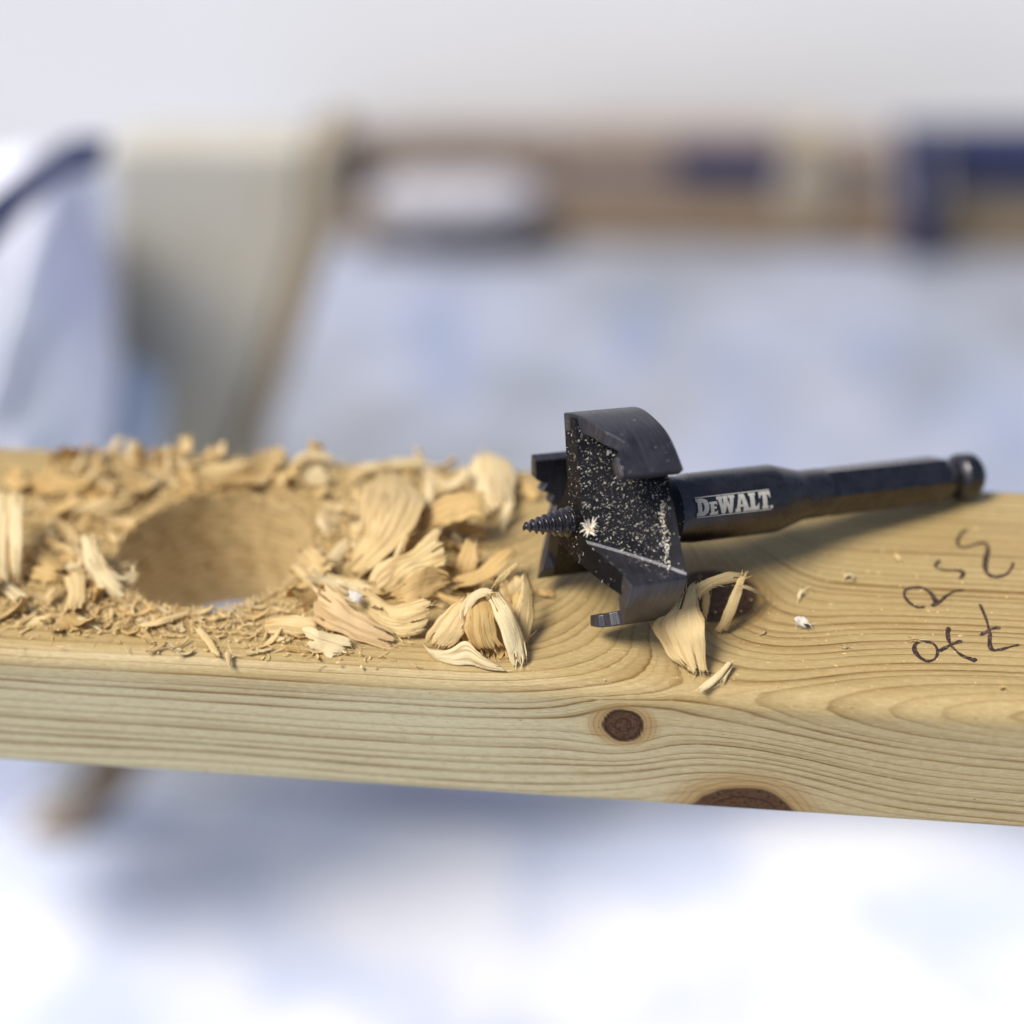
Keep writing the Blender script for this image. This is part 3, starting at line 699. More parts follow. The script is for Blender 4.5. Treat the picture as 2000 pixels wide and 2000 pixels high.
chip("short broken strip at the lower left corner of the ribbed front shaving", [sh([(360, 940), (410, 985), (465, 1045)], [(385, 935), (440, 980), (480, 1030)], [4, 4, 4], bulge=0.1)], M_SHW)
chip("small torn flake above the pinkish shaving", [sh([(550, 930), (610, 950), (665, 985)], [(560, 975), (610, 995), (650, 1010)], [6, 7, 6], [5, 5, 5], bulge=0.2)], M_SHW)
chip("white fluffy fibre tuft on the ribbed front shaving", [sh([(640, 1010), (690, 1010), (745, 1035)], [(655, 1075), (700, 1090), (745, 1080)], [8, 8.5, 8], [7, 7, 6.5], bulge=0.35, rib=0.3)], M_FLUFF, "fluff", "fibre_tuft")
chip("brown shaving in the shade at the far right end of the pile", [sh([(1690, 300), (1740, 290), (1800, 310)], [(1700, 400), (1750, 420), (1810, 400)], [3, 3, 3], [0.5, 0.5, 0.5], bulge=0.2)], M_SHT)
chip("long fallen strip behind the curled cluster near the pilot screw", [sh([(1290, 600), (1420, 590), (1530, 620)], [(1300, 650), (1420, 660), (1520, 690)], [4, 4, 3], [1.5, 1.5, 1], bulge=0.15)], M_SHT)
# left side
chip("long split pale splinter standing on end at the left border", [sh([(-50, 420), (-45, 800), (0, 1175)], [(75, 430), (62, 790), (55, 1165)], [14, 9, 0.4], bulge=0.12, rib=0.3, th=1.2), sh([(76, 415), (68, 750), (95, 1110)], [(165, 430), (160, 790), (140, 1085)], [14.5, 9.5, 0.6], bulge=0.16, rib=0.3, th=1.2)] if False else [sh([(-50, 420), (-45, 800), (0, 1175)], [(75, 430), (62, 790), (55, 1165)], [14, 9, 0.4], cv=c3, bulge=0.12, rib=0.3, th=1.2), sh([(76, 415), (68, 750), (95, 1110)], [(165, 430), (160, 790), (140, 1085)], [14.5, 9.5, 0.6], cv=c3, bulge=0.16, rib=0.3, th=1.2)], M_SHW, "splinter", "wood_splinter")
chip("curled pale shaving hanging over the left rim of the hole", [sh([(560, 700), (578, 900), (640, 1030), (720, 1130), (810, 1180)], [(690, 750), (705, 870), (765, 960), (855, 1080), (945, 1165)], [8, 7, 4, 2, 0.6], [9, 8, 5, 2.5, 0.6], cv=c3, bulge=0.14), sh([(655, 680), (670, 850), (745, 980), (850, 1050), (915, 1010), (915, 920)], [(685, 690), (700, 840), (770, 955), (860, 1025), (935, 1000), (940, 920)], [10, 9, 7, 5, 5, 7], cv=c3, bulge=0.05)], M_SHW)
chip("brownish folded shaving in the debris at the back left", [sh([(200, 315), (400, 315), (650, 365)], [(250, 430), (420, 450), (655, 440)], [5, 6, 5], [1.5, 2, 1.5], cv=c3, bulge=0.15)], M_SHT)
chip("flat pale shaving lying left of the hole, tilted up to the right", [sh([(480, 580), (640, 495), (780, 470), (935, 450)], [(500, 610), (680, 600), (800, 580), (935, 530)], [4, 5, 5, 4], [2, 2, 2, 2], cv=c3, bulge=0.1)], M_SH)
chip("narrow tan strip in front of the brownish folded shaving", [sh([(290, 590), (450, 500), (610, 455)], [(310, 620), (470, 560), (620, 500)], [3, 4, 5], cv=c3, bulge=0.1)], M_SHT)
chip("upright white splinter at the back edge, left one of the pair", [sh([(1143, 105), (1150, 220), (1165, 320)], [(1185, 110), (1195, 220), (1205, 315)], [4, 3, 0.5], cv=c3, bulge=0.1)], M_SHW, "splinter", "wood_splinter")
chip("upright white splinter at the back edge, right one of the pair", [sh([(1240, 150), (1245, 220), (1250, 290)], [(1290, 155), (1295, 230), (1300, 295)], [4, 3, 0.5], cv=c3, bulge=0.1)], M_SHW, "splinter", "wood_splinter")
chip("slanted thin splinter at the back edge near the left border", [sh([(575, 150), (545, 220), (515, 285)], [(605, 160), (570, 230), (540, 290)], [4, 2, 0.5], cv=c3, bulge=0.1)], M_SHW, "splinter", "wood_splinter")
chip("long beige shaving along the back edge behind the hole", [sh([(383, 925), (420, 907), (475, 900), (540, 872), (562, 882)], [(383, 940), (450, 938), (505, 928), (555, 915)], [3, 5, 6, 6, 5], [1, 1, 1.5, 1.5], cv=ident, bulge=0.12)], M_SH)
chip("thick straight splinter slanting down to the front edge below the hole", [sh([(1345, 1370), (1430, 1480), (1520, 1610)], [(1400, 1370), (1480, 1460), (1560, 1600)], [1.5, 1.2, 0.6], cv=c3, bulge=0.2, rib=0.25, th=0.9)], M_SH, "splinter", "wood_splinter")
chip("small white splinter pointing over the front edge below the hole", [sh([(1560, 1530), (1575, 1590), (1595, 1660)], [(1620, 1530), (1615, 1590), (1605, 1670)], [2, 1, -0.4], cv=c3, bulge=0.2)], M_SHW, "splinter", "wood_splinter")
chip("flat splinter lying before the front rim of the hole at its left", [sh([(520, 1280), (620, 1320), (740, 1390)], [(510, 1310), (610, 1360), (735, 1410)], [1.5, 1.2, 0.6], cv=c3, bulge=0.15)], M_SHW, "splinter", "wood_splinter")
chip("straight splinter slanting up to the right before the left debris", [sh([(95, 1370), (180, 1310), (265, 1255)], [(110, 1385), (200, 1330), (280, 1275)], [1, 1.2, 1.5], cv=c3, bulge=0.15)], M_SH, "splinter", "wood_splinter")
chip("long bowed splinter along the front rim of the hole", [sh([(960, 1360), (1080, 1330), (1200, 1290), (1340, 1250)], [(980, 1390), (1100, 1365), (1220, 1330), (1350, 1275)], [1.5, 2.2, 2.2, 1.5], cv=c3, bulge=0.15)], M_SH, "splinter", "wood_splinter")
chip("bent flake in the debris left of the curled pale shaving", [sh([(345, 850), (420, 790), (480, 830), (560, 880)], [(360, 870), (430, 850), (490, 880), (565, 905)], [2, 4, 4, 3], [1, 2, 2, 2], cv=c3, bulge=0.15)], M_SH)
chip("small triangular flake below the bent flake", [sh([(435, 960), (500, 930), (590, 925)], [(470, 1000), (520, 990), (590, 960)], [3, 4, 4], [1.5, 2, 3], cv=c3, bulge=0.1)], M_SHW)
chip("wide flat tan flake behind the flat splinter left of the hole", [sh([(200, 960), (300, 950), (420, 985)], [(200, 1040), (320, 1060), (440, 1050)], [3, 3.5, 3], [1, 1, 1], cv=c3, bulge=0.12)], M_SHT)
chip("ragged strip lying on the debris before the curled pale shaving", [sh([(300, 1190), (340, 1130), (400, 1090)], [(320, 1250), (360, 1190), (420, 1110)], [1.5, 2.5, 3], cv=c3, bulge=0.15)], M_SH)
# right side
chip("large curled shaving arching beside the cutter, right of it", [
    sh([(118, 795), (55, 880), (0, 960), (25, 1060), (85, 1150), (185, 1195)], [(245, 748), (228, 830), (238, 920), (262, 1010), (265, 1110), (292, 1250)], [13, 11, 7, 4, 2, 0.5], [15, 13, 11, 9, 5, 0.5], cv=c6, bulge=0.22, th=0.5),
    sh([(150, 790), (210, 755), (290, 718), (380, 702), (458, 697)], [(235, 850), (258, 805), (312, 768), (392, 738), (458, 748)], [14, 15, 15, 13, 11], [12, 12, 13, 12, 10], cv=c6, bulge=0.2),
    sh([(440, 745), (505, 772), (552, 797), (573, 835)], [(450, 775), (510, 795), (550, 818), (568, 840)], [11, 8, 4, 1], cv=c6, bulge=0.15),
    sh([(252, 770), (245, 860), (255, 940)], [(285, 770), (285, 860), (270, 940)], [12, 8, 4], cv=c6, bulge=0.1)], M_SH)
chip("flat pale strip leaning over the top knot against the curled shaving", [sh([(452, 688), (398, 805), (350, 920), (303, 1012)], [(473, 695), (450, 805), (412, 920), (372, 1015)], [13, 9, 5, 0.5], cv=c6, bulge=0.06, th=0.8)], M_SH)
chip("small forked chip at the foot of the curled shaving", [sh([(218, 1305), (300, 1235), (412, 1135)], [(235, 1325), (330, 1260), (408, 1165)], [0.6, 1.2, 2.5], cv=c6, bulge=0.2, th=0.8), sh([(325, 1275), (365, 1220), (405, 1160)], [(345, 1285), (380, 1235), (412, 1170)], [0.5, 1, 2], cv=c6, bulge=0.2)], M_SHW)
chip("thin tan flake lying on the board left of the cutter head", [sh([(170, 1500), (250, 1490), (355, 1510)], [(190, 1540), (270, 1550), (350, 1550)], [0.7, 1, 0.7], cv=c5, bulge=0.15)], M_SHT)
chip("orange brown shaving lying behind the pilot screw", [sh([(40, 640), (150, 650), (240, 690)], [(50, 760), (140, 790), (230, 800)], [2.5, 3, 2.5], [0.4, 0.5, 0.4], cv=c5, bulge=0.2)], M_SHT)
chip("tiny ring shaped curl lying on the board right of the top knot", [sh([(985, 715), (1000, 698), (1030, 700), (1042, 718), (1025, 738), (995, 738)], [(992, 722), (1005, 710), (1025, 710), (1032, 720), (1020, 730), (1000, 732)], [0.8]*6, [1.4]*6, cv=c6, bulge=0.05, ragged=(0.1, 0.1), wmin=0.1)], M_SHW, "curl")
chip("tiny bent crumb standing between the knot and the ring curl", [sh([(770, 765), (750, 800), (735, 830)], [(785, 775), (765, 810), (755, 850)], [2, 1, 0.3], cv=c6, bulge=0.2)], M_SHW, "crumb", "wood_crumb")
chip("white fluffy crumb on the board right of the curled shaving", [sh([(715, 945), (760, 920), (825, 950)], [(735, 985), (780, 985), (820, 1000)], [2.5, 3, 2.5], [0.4, 0.4, 0.4], cv=c6, bulge=0.4, rib=0.35)], M_FLUFF, "fluff", "fibre_tuft")
chip("small yellow crumb on the board left of the handwriting", [sh([(960, 1075), (990, 1068), (1020, 1075)], [(965, 1088), (990, 1092), (1015, 1086)], [1, 1.2, 0.8], [0.2]*3, cv=c6, bulge=0.3)], M_SHW, "crumb", "wood_crumb")
chip("small pale crumb beside the handwritten zero", [sh([(1315, 1035), (1350, 1028), (1400, 1045)], [(1320, 1058), (1350, 1055), (1395, 1052)], [1, 1.2, 0.6], [0.2]*3, cv=c6, bulge=0.3)], M_SH, "crumb", "wood_crumb")
chip("small crumb near the front edge below the handwriting", [sh([(1790, 1290), (1815, 1282), (1840, 1292)], [(1800, 1310), (1820, 1312), (1838, 1306)], [1, 1.2, 0.8], [0.2]*3, cv=c6, bulge=0.3)], M_SHT, "crumb", "wood_crumb")
chip("pale crumb half sunk in the board above the ring curl", [sh([(1235, 590), (1270, 600), (1300, 625)], [(1235, 610), (1265, 625), (1295, 640)], [0.8, 1, 0.7], [0.2]*3, cv=c6, bulge=0.3)], M_SH, "crumb", "wood_crumb")
chip("two tiny slivers beside the flat leaning strip", [sh([(535, 1015), (560, 1010), (585, 975)], [(540, 1025), (570, 1015), (588, 1000)], [0.6, 0.8, 1.4], [0.2]*3, cv=c6, bulge=0.2)], M_SHW, "crumb", "wood_crumb")

# ------------------------------------------------------------------ loose splinters and fine debris
def density(x, y):
    """how thick the debris lies on the board top, by place (mm)"""
    r = math.hypot(x-HX, y-HY)
    if r < HD/2+0.6 or abs(y) > 43.5: return 0
    d = 0
    d += 1.0*math.exp(-((r-HD/2)/7.0)**2) if r > HD/2 else 0
    if x < HX: d += 1.0*smoothstep(-40, -30, y)*math.exp(-((x-HX+35)/22)**2)
    if y > 10: d += 0.8*math.exp(-((x-HX)/45)**2)
    d += 1.1*math.exp(-((x+88)/20)**2)*math.exp(-((y+2)/26)**2)
    d += 0.75*math.exp(-((x+112)/30)**2)*math.exp(-((y+33)/6.5)**2)
    d += 0.55*math.exp(-((x+155)/22)**2)*math.exp(-((y+31)/6)**2)
    return float(d)
def pick(zone=None):
    while True:
        x, y = random.uniform(-222, -45), random.uniform(-43, 43)
        if zone and not zone(x, y): continue
        if random.random() < density(x, y)/1.6: return x, y
def strip(L, W, curl, th, seed, n=7, m=3, twist=0.0, rough=False):
    r = np.random.default_rng(seed); vv = []; ff = []; fa = []; fc = []
    for lay in (0, 1):
        for i in range(n+1):
            s = i/n; th_ = curl*(s-0.5)
            px = L*(math.sin(th_)/curl if abs(curl) > 1e-3 else s-0.5); pz = L*((1-math.cos(th_))/curl if abs(curl) > 1e-3 else 0)
            wd = W*((0.35+0.65*math.sin(math.pi*min(1, max(0, 0.08+s*0.9)))**0.6) if not rough else (0.8+0.12*math.sin(s*4+seed)))*(1+(0.25 if not rough else 0.08)*math.sin(s*9+seed))
            for j in range(m+1):
                t = j/m-0.5; jag = r.normal(0, (0.08 if rough else 0.05)*L) if i in (0, n) else 0
                if lay == 1: jag = 0
                tw = twist*(s-0.5)
                vv.append((px+(fa[i*(m+1)+j]*0 if lay else jag), wd*t*math.cos(tw), pz+wd*t*math.sin(tw)+0.3*W*(0.25-t*t)-lay*th)); fa.append(s*L); fc.append(t*W+seed)
    k = (n+1)*(m+1)
    for i in range(n):
        for j in range(m):
            a = i*(m+1)+j; ff.append((a, a+m+1, a+m+2, a+1)); ff.append((k+a, k+a+1, k+a+m+2, k+a+m+1))
        a = i*(m+1); ff.append((a, k+a, k+a+m+1, a+m+1)); a += m; ff.append((a, a+m+1, k+a+m+1, k+a))
    for i in (0, n):
        for j in range(m):
            a = i*(m+1)+j; ff.append((a, a+1, k+a+1, k+a))
    return vv, ff, fa, fc
def proto_strip(name, L, W, curl, th, seed, mat, **k):
    vv, ff, fa, fc = strip(L, W, curl, th, seed, **k)
    o = mesh_obj(name, vv, ff, mat, smooth=False); fattr(o.data, "fa", fa); fattr(o.data, "fc", fc); return o
mats = [M_SH, M_SHW, M_SH, M_SHT]
ZONES = [
 ("medium curled shaving lying loose in the debris left of the hole", "curled shavings left of the hole", lambda x, y: x < HX-20 and y > -34, 54),
 ("medium curled shaving lying loose behind the hole near the back edge", "curled shavings behind the hole", lambda x, y: HX-20 <= x < -95 and y > 26, 22),
 ("medium curled shaving filling gaps of the pile right of the hole", "curled shavings in the pile right of the hole", lambda x, y: x >= -103 and y > -30, 58),
 ("medium curled shaving scattered at the right end of the pile before the cutter", "curled shavings at the right end of the pile", lambda x, y: -84 < x < -58 and y > -22, 14)]
protos = [proto_strip("wood_shaving", random.uniform(7, 17), random.uniform(2.5, 7), random.uniform(0.3, 2.0), 0.4, 300+i, mats[i % 4], n=16, m=9, twist=random.uniform(-1, 1), rough=True) for i in range(12)]
first = [True]*12
for lab, grp, zone, num in ZONES:
    for q in range(num):
        i = random.randrange(12)
        o = protos[i]
        if first[i]: first[i] = False
        else: o = o.copy(); C.objects.link(o)
        x, y = pick(zone)
        o.location = V((x, y, random.uniform(0.4, 2.6)))
        o.rotation_euler = (random.uniform(-0.9, 0.9), random.uniform(-0.5, 0.5), random.uniform(0, 6.28))
        tag(o, lab, "shaving", grp)
for i in range(12):
    if first[i]: bpy.data.objects.remove(protos[i])
SPL = [("small pale splinter among the fine debris in front of the hole", "small splinters before the hole", lambda x, y: HX-28 < x < -88 and y < -22, 120),
       ("small pale splinter among the loose debris left of the hole", "small splinters left of the hole", lambda x, y: x <= HX-24, 90),
       ("small pale splinter among the shavings right of the hole", "small splinters right of the hole", lambda x, y: x > -104 and y > -24, 70)]
sp = [proto_strip("wood_splinter", random.uniform(2.5, 8), random.uniform(0.5, 1.5), random.uniform(0.05, 1.6), 0.3, 500+i, mats[(i*3) % 4], n=6, m=2, twist=random.uniform(-1, 1)) for i in range(20)]
firsts = [True]*20
for lab, grp, zone, num in SPL:
    for q in range(num):
        i = random.randrange(20); o = sp[i]
        if firsts[i]: firsts[i] = False
        else: o = o.copy(); C.objects.link(o)
        x, y = pick(zone)
        o.location = V((x, y, random.uniform(0.15, 1.3)))
        o.rotation_euler = (random.uniform(-0.6, 0.6), random.uniform(-0.3, 0.3), random.gauss(0, 0.8)+random.choice((0, math.pi)))
        tag(o, lab, "splinter", grp)
def fine_debris():
    vv = []; ff = []; fa = []; fc = []
    for q in range(6400):
        rim = q >= 5400
        if rim:
            t_ = random.uniform(0, 6.28); r_ = HD/2+random.uniform(-0.3, 1.2); x, y = HX+r_*math.cos(t_), HY+r_*math.sin(t_)
        else: x, y = pick()
        if random.random() < 0.7: L = random.uniform(0.7, 3.5); W = random.uniform(0.08, 0.35)
        else: L = random.uniform(0.4, 1.6); W = random.uniform(0.3, 0.9)
        an = random.uniform(0, 6.28); el = random.gauss(0, 0.3) if not rim else random.gauss(0.3, 0.5); cu = random.gauss(0, 1.2)
        if rim: an = math.atan2(HY-y, HX-x)+random.gauss(0, 0.9); L *= 0.7
        p = np.array([x, y, random.uniform(0.1, 1.2)]); k = len(vv)
        for i in range(5):
            s = i/4; w2 = W*(1 if 0 < i < 4 else 0.4)/2; a2 = an+cu*(s-0.5)
            d = np.array([math.cos(a2)*math.cos(el), math.sin(a2)*math.cos(el), math.sin(el)]); pr = np.array([-math.sin(a2), math.cos(a2), 0.3])
            if i: p = p+d*L/4
            z = max(0.06, p[2])
            vv += [(*(p+pr*w2)[:2], z), (*(p)[:2], z+W*0.35+0.05), (*(p-pr*w2)[:2], z)]
            fa += [s*L]*3; fc += [q*0.7, q*0.7+W/2, q*0.7+W]
        for i in range(4):
            for j in range(2):
                a = k+i*3+j; ff.append((a, a+1, a+4, a+3))
    o = mesh_obj("sawdust", vv, ff, M_SH); fattr(o.data, "fa", fa); fattr(o.data, "fc", fc)
    tag(o, "fine sawdust and hair thin wood fibres strewn round the drilled hole", "sawdust", None, "stuff")
fine_debris()
def dust_on_bit():
    """specks of wood dust clinging to the near gullet face, the barrel start, the screw and the front of the head"""
    dg = bpy.context.evaluated_depsgraph_get(); vv = []; ff = []
    inv = Mb.to_3x3()
    cand = 0; made = 0
    camv = Vector(CAM*MM)
    while made < 1700 and cand < 14000:
        cand += 1
        px = random.uniform(1030, 1420) if random.random() < 0.2 else random.uniform(1105, 1310); py = random.uniform(800, 1170)
        if 1140 < px < 1325 and py > 1052+(px-1150)*0.55 and random.random() < 0.9: continue
        d = Vector(ray(px, py)).normalized()
        hit, p, n, fi, ob, _ = S.ray_cast(dg, camv, d)
        if not hit or ob.parent is not bit: continue
        if ob.name.startswith("cutting_wing") and random.random() < 0.9: continue
        if ob.name.startswith("barrel") and (random.random() < (px-1290)/110): continue
        made += 1
        sz = random.choice((0.014, 0.018, 0.022, 0.028, 0.034, 0.06))*random.uniform(0.7, 1.4)*MM; ln = sz*random.uniform(1, 6)
        t = n.cross(Vector((random.gauss(0, 1), random.gauss(0, 1), random.gauss(0, 1)))).normalized(); b = n.cross(t)
        k = len(vv); q = p+n*sz*0.3
        bend = b*ln*random.uniform(-0.4, 0.4)
        for c in (q-t*ln-b*sz*0.5, q-t*ln+b*sz*0.5, q+bend+b*sz+n*sz, q+bend-b*sz+n*sz*0.4, q+t*ln+b*sz*0.4, q+t*ln-b*sz*0.4): vv.append(tuple(c/MM))
        ff += [(k, k+1, k+2, k+3), (k+3, k+2, k+4, k+5)]
    # tuft of fibres at the root of the pilot screw and dust along the rear edge of the head
    for (cx, cy, num, rad) in ((1152, 1030, 46, 2.6), (1190, 884, 14, 0.8))+tuple((1291+k*0.9+random.uniform(-3, 3), 985+k*7.5, 5, random.uniform(0.5, 1.0)) for k in range(18)):
        d = Vector(ray(cx, cy)).normalized(); hit, p, n, fi, ob, _ = S.ray_cast(dg, camv, d)
        if not hit: continue
        for i in range(num):
            t = (Vector((random.gauss(0, 1), random.gauss(0, 1), random.gauss(0, 1)))+n*0.5).normalized(); b = t.cross(n).normalized()
            if t.dot(n) < 0: t = -t
            q = p+n*0.0003+Vector((random.gauss(0, 1), random.gauss(0, 1), random.gauss(0, 1)))*0.00035
            ln = rad*MM*random.uniform(0.4, 1.1); k = len(vv); wd = 0.00009+random.random()*0.00012
            for c in (q-b*wd, q+b*wd, q+t*ln*0.5+b*wd+n*0.0002, q+t*ln*0.5-b*wd+n*0.0002, q+t*ln+b*wd*0.3, q+t*ln-b*wd*0.3): vv.append(tuple(c/MM))
            ff += [(k, k+1, k+2, k+3), (k+3, k+2, k+4, k+5)]
    o = mesh_obj("wood_dust", vv, ff, M_DUST, smooth=False)
    tag(o, "pale wood dust specks and fibres clinging to the black cutter head", "wood dust", None, "stuff")
dust_on_bit()
def crumbs_on_board():
    vv = []; ff = []
    for q in range(230):
        px, py = random.uniform(640, 2000), random.uniform(1060, 1400)
        if random.random() < 0.5: px = random.gauss(1500, 180); py = random.gauss(1180, 90)
        p = at(px, py, 0)
        if abs(p[1]) > 42 or math.hypot(p[0]-HX, p[1]) < HD/2+1: continue
        s = random.uniform(0.06, 0.28); k = len(vv); an = random.uniform(0, 6.28); e = random.uniform(1, 3)
        for i in range(6):
            t = an+i*math.pi/3; c, d = math.cos(i*math.pi/3)*s*e, math.sin(i*math.pi/3)*s
            vv.append((p[0]+c*math.cos(an)-d*math.sin(an), p[1]+c*math.sin(an)+d*math.cos(an), 0.05))
        vv.append((p[0], p[1], 0.12+s*0.8))
        for i in range(6): ff.append((k+i, k+(i+1) % 6, k+6))
    o = mesh_obj("wood_crumbs", vv, ff, M_SH, smooth=False)
    tag(o, "tiny pale crumbs scattered over the clean right part of the board top", "crumbs", None, "stuff")
crumbs_on_board()

# ------------------------------------------------------------------ blurred surroundings
GZ = -750.0
def mat_ground():
    m = Mat("mottled_ground")
    n = m.noise(3.0, detail=4); n2 = m.noise(11, detail=3)
    n3 = m.noise(5.2, detail=2, mapping=(1, 0.7, 1))
    col = m.mix(m.ramp(n, [(0.38, 0.0), (0.62, 1.0)]), (0.30, 0.325, 0.41), (0.18, 0.20, 0.225))
    col = m.mix(m.ramp(n3, [(0.5, 0.0), (0.66, 0.75)]), col, (0.22, 0.275, 0.40))
    col = m.mix(m.ramp(n2, [(0.35, 0.0), (0.7, 0.5)]), col, (0.42, 0.44, 0.55))
    bl = m.math('MULTIPLY', m.attr("blue"), m.ramp(n2, [(0.25, 0.55), (0.6, 1.0)])); col = m.mix(bl, col, (0.15, 0.21, 0.37))
    gy = m.attr("grey"); col = m.mix(gy, col, (0.25, 0.25, 0.255))
    return m.set(Base_Color=col, Roughness=0.85)
def ground():
    n = 150; xs = np.concatenate([[-12000, -5000], np.linspace(-1500, 1500, n), [5000, 12000]]); ys = np.concatenate([[-9000, -2500], np.linspace(-300, 2300, n), [5000, 14000]])
    X, Y = np.meshgrid(xs, ys, indexing='ij'); bl = np.zeros_like(X); gy = np.zeros_like(X)
    blobs = [(860, 620, 55, 70, 1), (880, 730, 60, 60, 1), (1250, 620, 45, 65, 1), (1240, 690, 35, 50, .9), (1420, 720, 50, 60, .9), (1470, 850, 60, 50, .7), (1710, 700, 60, 45, 1), (1800, 830, 60, 40, .6), (990, 1600, 60, 50, .7), (500, 1620, 50, 40, .5), (1900, 1640, 70, 50, .8), (1650, 540, 90, 22, .35), (700, 560, 80, 26, .3)]
    greys = [(1130, 860, 90, 60, .6), (720, 800, 120, 50, .5), (1540, 760, 110, 50, .6), (1840, 620, 110, 70, .55), (1200, 520, 300, 28, .5), (1300, 780, 50, 70, .7)]
    for lst, arr in ((blobs, bl), (greys, gy)):
        for (px, py, sx, sy, am) in lst:
            c = at(px, py, GZ); ex = at(px+sx, py, GZ); ey = at(px, py-sy, GZ)
            rx, ry = abs(ex[0]-c[0]), abs(ey[1]-c[1])
            arr += 0.62*am*np.exp(-((X-c[0])/rx)**2-((Y-c[1])/ry)**2)
    vv = np.stack([X.reshape(-1), Y.reshape(-1), np.full(X.size, GZ)], 1); NY = len(ys)
    idx = np.arange(X.size).reshape(X.shape)
    F = np.stack([idx[:-1, :-1], idx[1:, :-1], idx[1:, 1:], idx[:-1, 1:]], -1).reshape(-1, 4)
    o = mesh_obj("ground", vv.tolist(), F.tolist(), mat_ground()); fattr(o.data, "blue", np.clip(bl, 0, 1).reshape(-1)); fattr(o.data, "grey", np.clip(gy, 0, 1).reshape(-1))
    tag(o, kind="structure")
ground()
def box_pts(name, outline, y, depth, mat, parent=None, bev=4.0):
    """solid with a front outline traced at distance y and a real depth behind it"""
    P = [at_y(px, py, y) for px, py in outline]
    P = [np.array([p[0], y, max(p[2], GZ+1)]) for p in P]
    n = len(P); vv = [tuple(p) for p in P]+[(p[0], y+depth, p[2]) for p in P]
    ff = [tuple(range(n)), tuple(range(n, 2*n))[::-1]]+[(i, (i+1) % n, n+(i+1) % n, n+i) for i in range(n)]
    o = mesh_obj(name, vv, ff, mat, parent, smooth=False)
    bm = bmesh.new(); bm.from_mesh(o.data); bmesh.ops.recalc_face_normals(bm, faces=bm.faces); bm.to_mesh(o.data); bm.free()
    md = o.modifiers.new("bevel", 'BEVEL'); md.width = bev*MM; md.segments = 3
    return o
def lump(name, outline, y, depth, mat, parent=None, seed=0):
    """soft sack: outline inflated to a rounded, creased body"""
    r = np.random.default_rng(seed); P = np.array([at_y(px, py, y) for px, py in outline]); P = np.vstack([P, P[:1]])
    c = catmull(P, 64)[:-1]; cen = c.mean(0); vv = []; ff = []; n = len(c); K = 9
    for side in (-1, 1):
        for k in range(K):
            s = math.sin(math.pi/2*(k/(K-1))) if k else 0.02; dz = math.cos(math.pi/2*(k/(K-1)))
            for i in range(n):
                p = cen+(c[i]-cen)*s; w_ = 1+0.10*math.sin(i*0.9+seed)+0.08*math.sin(i*0.37*k)
                vv.append((p[0], y+side*depth/2*dz*w_, max(p[2], GZ+2)))
    for sd in range(2):
        for k in range(K-1):
            for i in range(n):
                a = (sd*K+k)*n; i2 = (i+1) % n; ff.append((a+i, a+i2, a+n+i2, a+n+i))
    for sd in range(2): ff.append(tuple(sd*K*n+i for i in range(n)))
    o = mesh_obj(name, vv, ff, mat, parent); recalc(o); return o
M_BEIGE = mat_plain("beige_ply", (0.56, 0.565, 0.565), 0.8, (0.43, 0.39, 0.29), 4)
M_BATTEN = mat_plain("batten_wood", (0.38, 0.325, 0.24), 0.8, (0.32, 0.255, 0.17), 6)
M_BROWN = mat_plain("brown_timber", (0.20, 0.145, 0.09), 0.8, (0.15, 0.105, 0.065), 14)
M_BROWN2 = mat_plain("dusty_timber", (0.29, 0.23, 0.19), 0.8, (0.24, 0.185, 0.15), 14)
M_DARK = mat_plain("dark_timber", (0.075, 0.062, 0.05), 0.8, (0.055, 0.045, 0.038), 14)
M_TAN = mat_plain("tan_timber", (0.40, 0.34, 0.25), 0.8, (0.34, 0.28, 0.20), 14)
M_NAVY = mat_plain("navy_paint", (0.022, 0.03, 0.10), 0.5, (0.016, 0.022, 0.075), 10)
M_LAV = mat_plain("lavender_plastic", (0.92, 0.95, 1.0), 0.6, (0.76, 0.77, 0.97), 9, 0.004)
M_WSACK = mat_plain("white_plastic", (0.43, 0.42, 0.46), 0.6, (0.38, 0.37, 0.41), 12, 0.004)
M_BLUEP = mat_plain("pale_blue_plastic", (0.52, 0.60, 0.72), 0.35, (0.44, 0.52, 0.66), 20)
M_WALL = mat_plain("white_paint", (0.90, 0.90, 0.90), 0.8, (0.88, 0.88, 0.88), 3)
M_SHEET = mat_plain("white_cloth", (0.78, 0.79, 0.83), 0.9, (0.55, 0.60, 0.74), 7, 0.003, (0.42, 0.6))

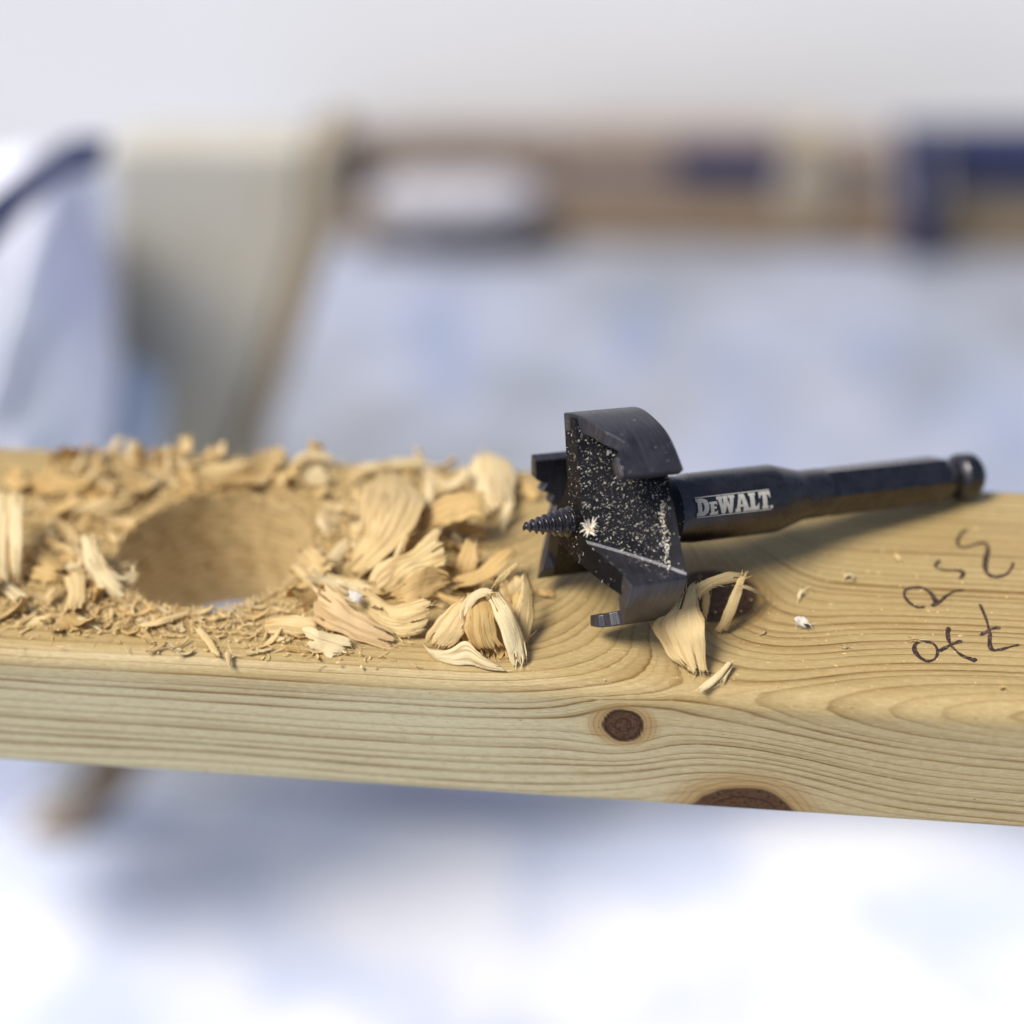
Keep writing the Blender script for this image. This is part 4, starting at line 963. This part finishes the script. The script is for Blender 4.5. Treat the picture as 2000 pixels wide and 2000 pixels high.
# white wall far behind
def wall():
    y = 1860.0
    vv = []; ff = []
    def bx(x0, x1, y0, y1, z0, z1):
        k = len(vv)
        vv.extend([(x0, y0, z0), (x1, y0, z0), (x1, y1, z0), (x0, y1, z0), (x0, y0, z1), (x1, y0, z1), (x1, y1, z1), (x0, y1, z1)])
        ff.extend([(k, k+3, k+2, k+1), (k+4, k+5, k+6, k+7), (k, k+1, k+5, k+4), (k+1, k+2, k+6, k+5), (k+2, k+3, k+7, k+6), (k+3, k, k+4, k+7)])
    bx(-3500, 3500, y, y+140, GZ, GZ+1500)
    o = mesh_obj("painted_wall", vv, ff, M_WALL, smooth=False)
    tag(o, "bright white painted wall out of focus far behind the timbers", "wall")
wall()
def sheet_ground():  # added pale sheet, brightens the ground where shadows fall below the board
    n, m = 60, 24; vv = []; ff = []; c = at(1000, 1500, GZ)
    for i in range(n+1):
        x = -900+1800*i/n
        for j in range(m+1):
            f = j/m; yb = c[1]-50+16*math.sin(x*0.011)+0.05*x; y = -1100+(yb+1100)*f
            z = GZ+5+2.5*math.sin(x*0.02+y*0.013)+2.0*math.sin(y*0.03-x*0.007)
            vv.append((x, y, z))
    for i in range(n):
        for j in range(m):
            a = i*(m+1)+j; ff.append((a, a+m+1, a+m+2, a+1))
    o = mesh_obj("fill_sheet", vv, ff, M_SHEET)
    md = o.modifiers.new("thick", 'SOLIDIFY'); md.thickness = 0.0015
    tag(o, "pale sheet added on the ground below the board to brighten its shaded strip", "added sheet")
sheet_ground()
# things seen out of focus behind the board
YB = 560.0
pan = box_pts("plywood_panel", [(205, 285), (600, 285), (590, 460), (550, 600), (505, 760), (455, 890), (400, 1180), (300, 1400), (190, 1400), (205, 1100), (225, 800), (215, 500)], YB, 40, M_BEIGE, bev=8)
tag(pan, "beige plywood panel tapering downwards, blurred behind the left half of the board", "panel")
o = box_pts("edge_batten", [(600, 285), (655, 285), (640, 460), (598, 600), (545, 760), (500, 890), (440, 1180), (400, 1180), (455, 890), (505, 760), (550, 600), (590, 460)], YB-12, 60, M_BATTEN, pan, bev=5)
o = box_pts("leg", [(190, 1402), (320, 1402), (250, 1560), (150, 1790), (70, 1790), (130, 1600)], YB+2, 36, M_BROWN, pan, bev=5)
o = lump("plastic_sack", [(60, 300), (130, 360), (175, 480), (205, 640), (215, 800), (200, 960), (170, 1300), (60, 1560), (-120, 1580), (-260, 1300), (-260, 800), (-180, 450), (-60, 330)], 470.0, 190, M_LAV, seed=3)
tag(o, "pale lavender plastic sack, blurred at the left border behind the board", "sack")
o = box_pts("sack_strap", [(-60, 420), (110, 300), (190, 300), (185, 345), (120, 350), (-60, 520)], 365.0, 22, M_NAVY, bev=3)
tag(o, "dark navy strap slung across the upper left corner", "strap")
o = lump("plastic_jar", [(215, 730), (265, 705), (310, 745), (320, 810), (310, 900), (270, 960), (225, 940), (205, 830)], 600.0-90, 60, M_BLUEP, seed=5)
tag(o, "small rounded pale blue jar, blurred beside the lavender sack", "jar")
YR = 1650.0
def yb(px, py): return YR
o = box_pts("timber_beam", [(560, 440), (1090, 445), (1100, 452), (2150, 455), (2150, 498), (1100, 496), (560, 500)], YR, 80, M_BROWN, bev=4)
tag(o, "long low brown timber beam lying on the ground across the background", "beam")
o = lump("white_package", [(715, 385), (760, 352), (900, 346), (1020, 352), (1060, 390), (1030, 436), (900, 446), (760, 440)], YR-20, 90, M_WSACK, seed=8)
tag(o, "white wrapped package lying on the brown beam", "package")
for lab, ol, yy, dp, mt, nm, ct in (
    ("dark brown upright board left of the white package", [(600, 262), (668, 262), (672, 490), (606, 490)], YR+82, 40, M_DARK, "wooden_post", "post"),
    ("dusty brown board behind the white package", [(660, 262), (1088, 262), (1088, 460), (660, 460)], YR+130, 30, M_BROWN2, "wooden_board", "board"),
    ("wide brown board right of the white package", [(1095, 270), (1518, 270), (1518, 462), (1095, 458)], YR+50, 60, M_BROWN2, "wooden_board", "board"),
    ("dark navy bar on the wide brown board", [(1310, 285), (1530, 285), (1530, 356), (1310, 350)], YR+40, 60, M_NAVY, "metal_bar", "bar"),
    ("pale beige upright post between two brown boards", [(1530, 268), (1628, 268), (1622, 470), (1535, 470)], YR+22, 60, M_TAN, "wooden_post", "post"),
    ("short pinkish brown board left of the navy post", [(1632, 290), (1745, 290), (1745, 468), (1632, 466)], YR+45, 60, M_BROWN2, "wooden_board", "board"),
    ("dark navy upright post with a foot at the right", [(1752, 268), (1832, 268), (1828, 440), (1836, 500), (1758, 500), (1760, 440)], YR-30, 50, M_NAVY, "metal_post", "post"),
    ("long navy bar along the top right corner", [(1838, 268), (2150, 268), (2150, 378), (1838, 362)], YR+10, 50, M_NAVY, "metal_bar", "bar"),
    ("pale tan timber block under the navy bar at the right border", [(1840, 372), (2150, 386), (2150, 470), (1840, 466)], YR+30, 60, M_TAN, "timber_block", "block"),
    ("dark brown low plank under the white package", [(700, 470), (1085, 474), (1085, 508), (700, 506)], YR-45, 40, M_DARK, "wooden_plank", "plank")):
    o = box_pts(nm, ol, yy, dp, mt, bev=4); tag(o, lab, ct)
